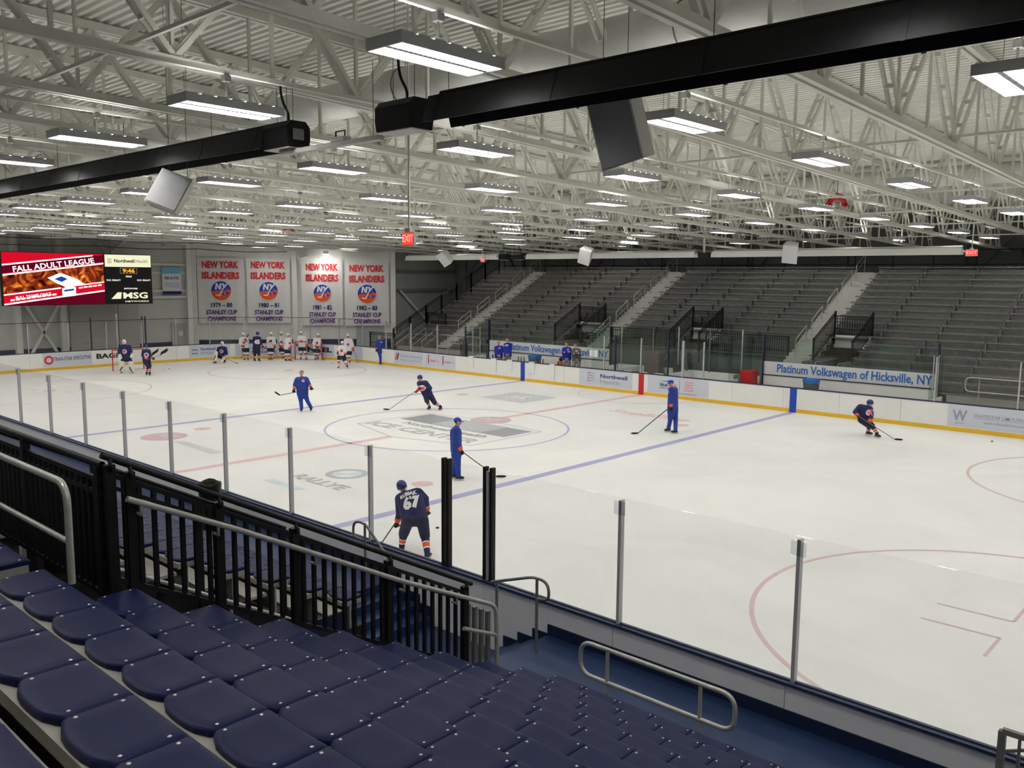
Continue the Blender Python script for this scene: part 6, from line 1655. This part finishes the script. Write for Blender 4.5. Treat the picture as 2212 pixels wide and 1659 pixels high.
person('skater in white jersey leaning on his stick beside the black lettered advert', 'white', dict(head=(686.7, 724.3), neck=(686, 730), sL=(680, 733), sR=(690.5, 733), eL=(676.8, 742), wL=(682.5, 748), eR=(691.5, 742), wR=(688, 750.5), hL=(680, 753.5), hR=(687.5, 753.5), kL=(681, 764), kR=(686.3, 764), fL=(681, 778), fR=(687, 777.5)),
       14, 'helmet_white', group=WG, glove='glove_red', stick=((688, 747, -.35), (682, 779.5, -.3), (676, 782, -.35)), name='the white skater leaning on his stick')
person('skater in white jersey gliding out from the corner group, stick low', 'white', dict(head=(739.6, 741.2), neck=(739, 747), sL=(733, 750), sR=(745, 750.5), eL=(729.5, 757), wL=(729.5, 761), eR=(748, 758), wR=(745.5, 765), hL=(733.2, 768), hR=(742.3, 769), kL=(732.2, 779.5), kR=(746, 781.5), fL=(731, 796), fR=(750, 794)),
       5, 'helmet_white', group=WG, stick=((729, 760.5, -.35), (751.8, 797, -.3), (756, 800, -.35)), name='the white skater gliding out')
person('skater in white jersey behind the gliding one, stick out to the side', 'white', dict(head=(751.7, 725.8), neck=(751.9, 732), sL=(745.6, 735), sR=(759, 735), eL=(744.4, 745), wL=(746.8, 752.5), eR=(762, 745), wR=(762.5, 753), hL=(748.4, 758.5), hR=(756.6, 758.5), kL=(749, 769), kR=(755, 769), fL=(748.5, 784), fR=(755.5, 784)),
       5, 'helmet_white', group=WG, glove='glove_red', stick=((763, 750, -.3), (773, 786, -.25), (779.5, 787.5, -.3)), name='the white skater behind the gliding one')
person('bald coach in blue tracksuit standing against the far boards', 'coach', dict(head=(819.8, 727.8), neck=(821, 734), sL=(815, 737.5), sR=(831, 737), eL=(812.5, 746), wL=(813, 754.5), eR=(834, 745.5), wR=(831.5, 754.5), hL=(819.5, 758.5), hR=(829, 758.5), kL=(821.5, 771), kR=(830, 771), fL=(821.8, 787.5), fR=(831, 787.5)),
       -12, 'none', None, name='x')
for lab, outf, J, fc, hr_ in (
    ('man in blue hooded top standing at the left team bench', 'staff', dict(head=(1076.5, 740), neck=(1077, 747), sL=(1071, 750.5), sR=(1084, 750), eL=(1069.5, 760), wL=(1074, 766, -.15), eR=(1086, 759), wR=(1081, 766, -.15), hL=(1073, 769.5), hR=(1081.5, 769.5)), -15, None),
    ('tall man in blue top looking away at the left team bench', 'staff', dict(head=(1096.2, 733.8), neck=(1096.2, 740.5), sL=(1091, 744.5, -.08), sR=(1103, 744, .08), eL=(1089.8, 755), wL=(1093, 763, -.15), eR=(1104, 754.5), wR=(1100, 763, -.1), hL=(1092, 766), hR=(1100.5, 766)), -55, 'hair_brown'),
    ('man in blue top with folded arms by the notice on the bench glass', 'staff', dict(head=(1224, 743.2), neck=(1224, 750), sL=(1217.5, 753.5), sR=(1231, 753.5), eL=(1215.5, 762.5, -.1), wL=(1226, 760.5, -.28), eR=(1232.5, 762.5, -.1), wR=(1221.5, 761.5, -.25), hL=(1219, 773.5), hR=(1229, 773.5)), -8, 'hair_brown'),
    ('man in grey top with folded arms beside the man in blue', 'staffg', dict(head=(1242.8, 746.6), neck=(1243.5, 753), sL=(1238, 756.5), sR=(1251, 756.5), eL=(1236.5, 765, -.1), wL=(1247, 763.5, -.28), eR=(1252.5, 765, -.1), wR=(1242, 764.5, -.25), hL=(1240.5, 775.5), hR=(1250.5, 775.5)), -30, 'hair_brown')):
    D_ = depth_of(back(J['head'][0], J['head'][1], 1, 13.62))
    person(lab, outf, J, fc, 'none', hr_, gear=False, D=D_, feet_z=.30, name='x')

_dg = bpy.context.evaluated_depsgraph_get()
_res = [(j, bpy.data.meshes.new_from_object(j['tmp'].evaluated_get(_dg))) for j in JOBS]
for j, me in _res:
    old = j['tmp'].data; bpy.data.objects.remove(j['tmp']); bpy.data.meshes.remove(old)
for j, me in _res: finish(j, me)
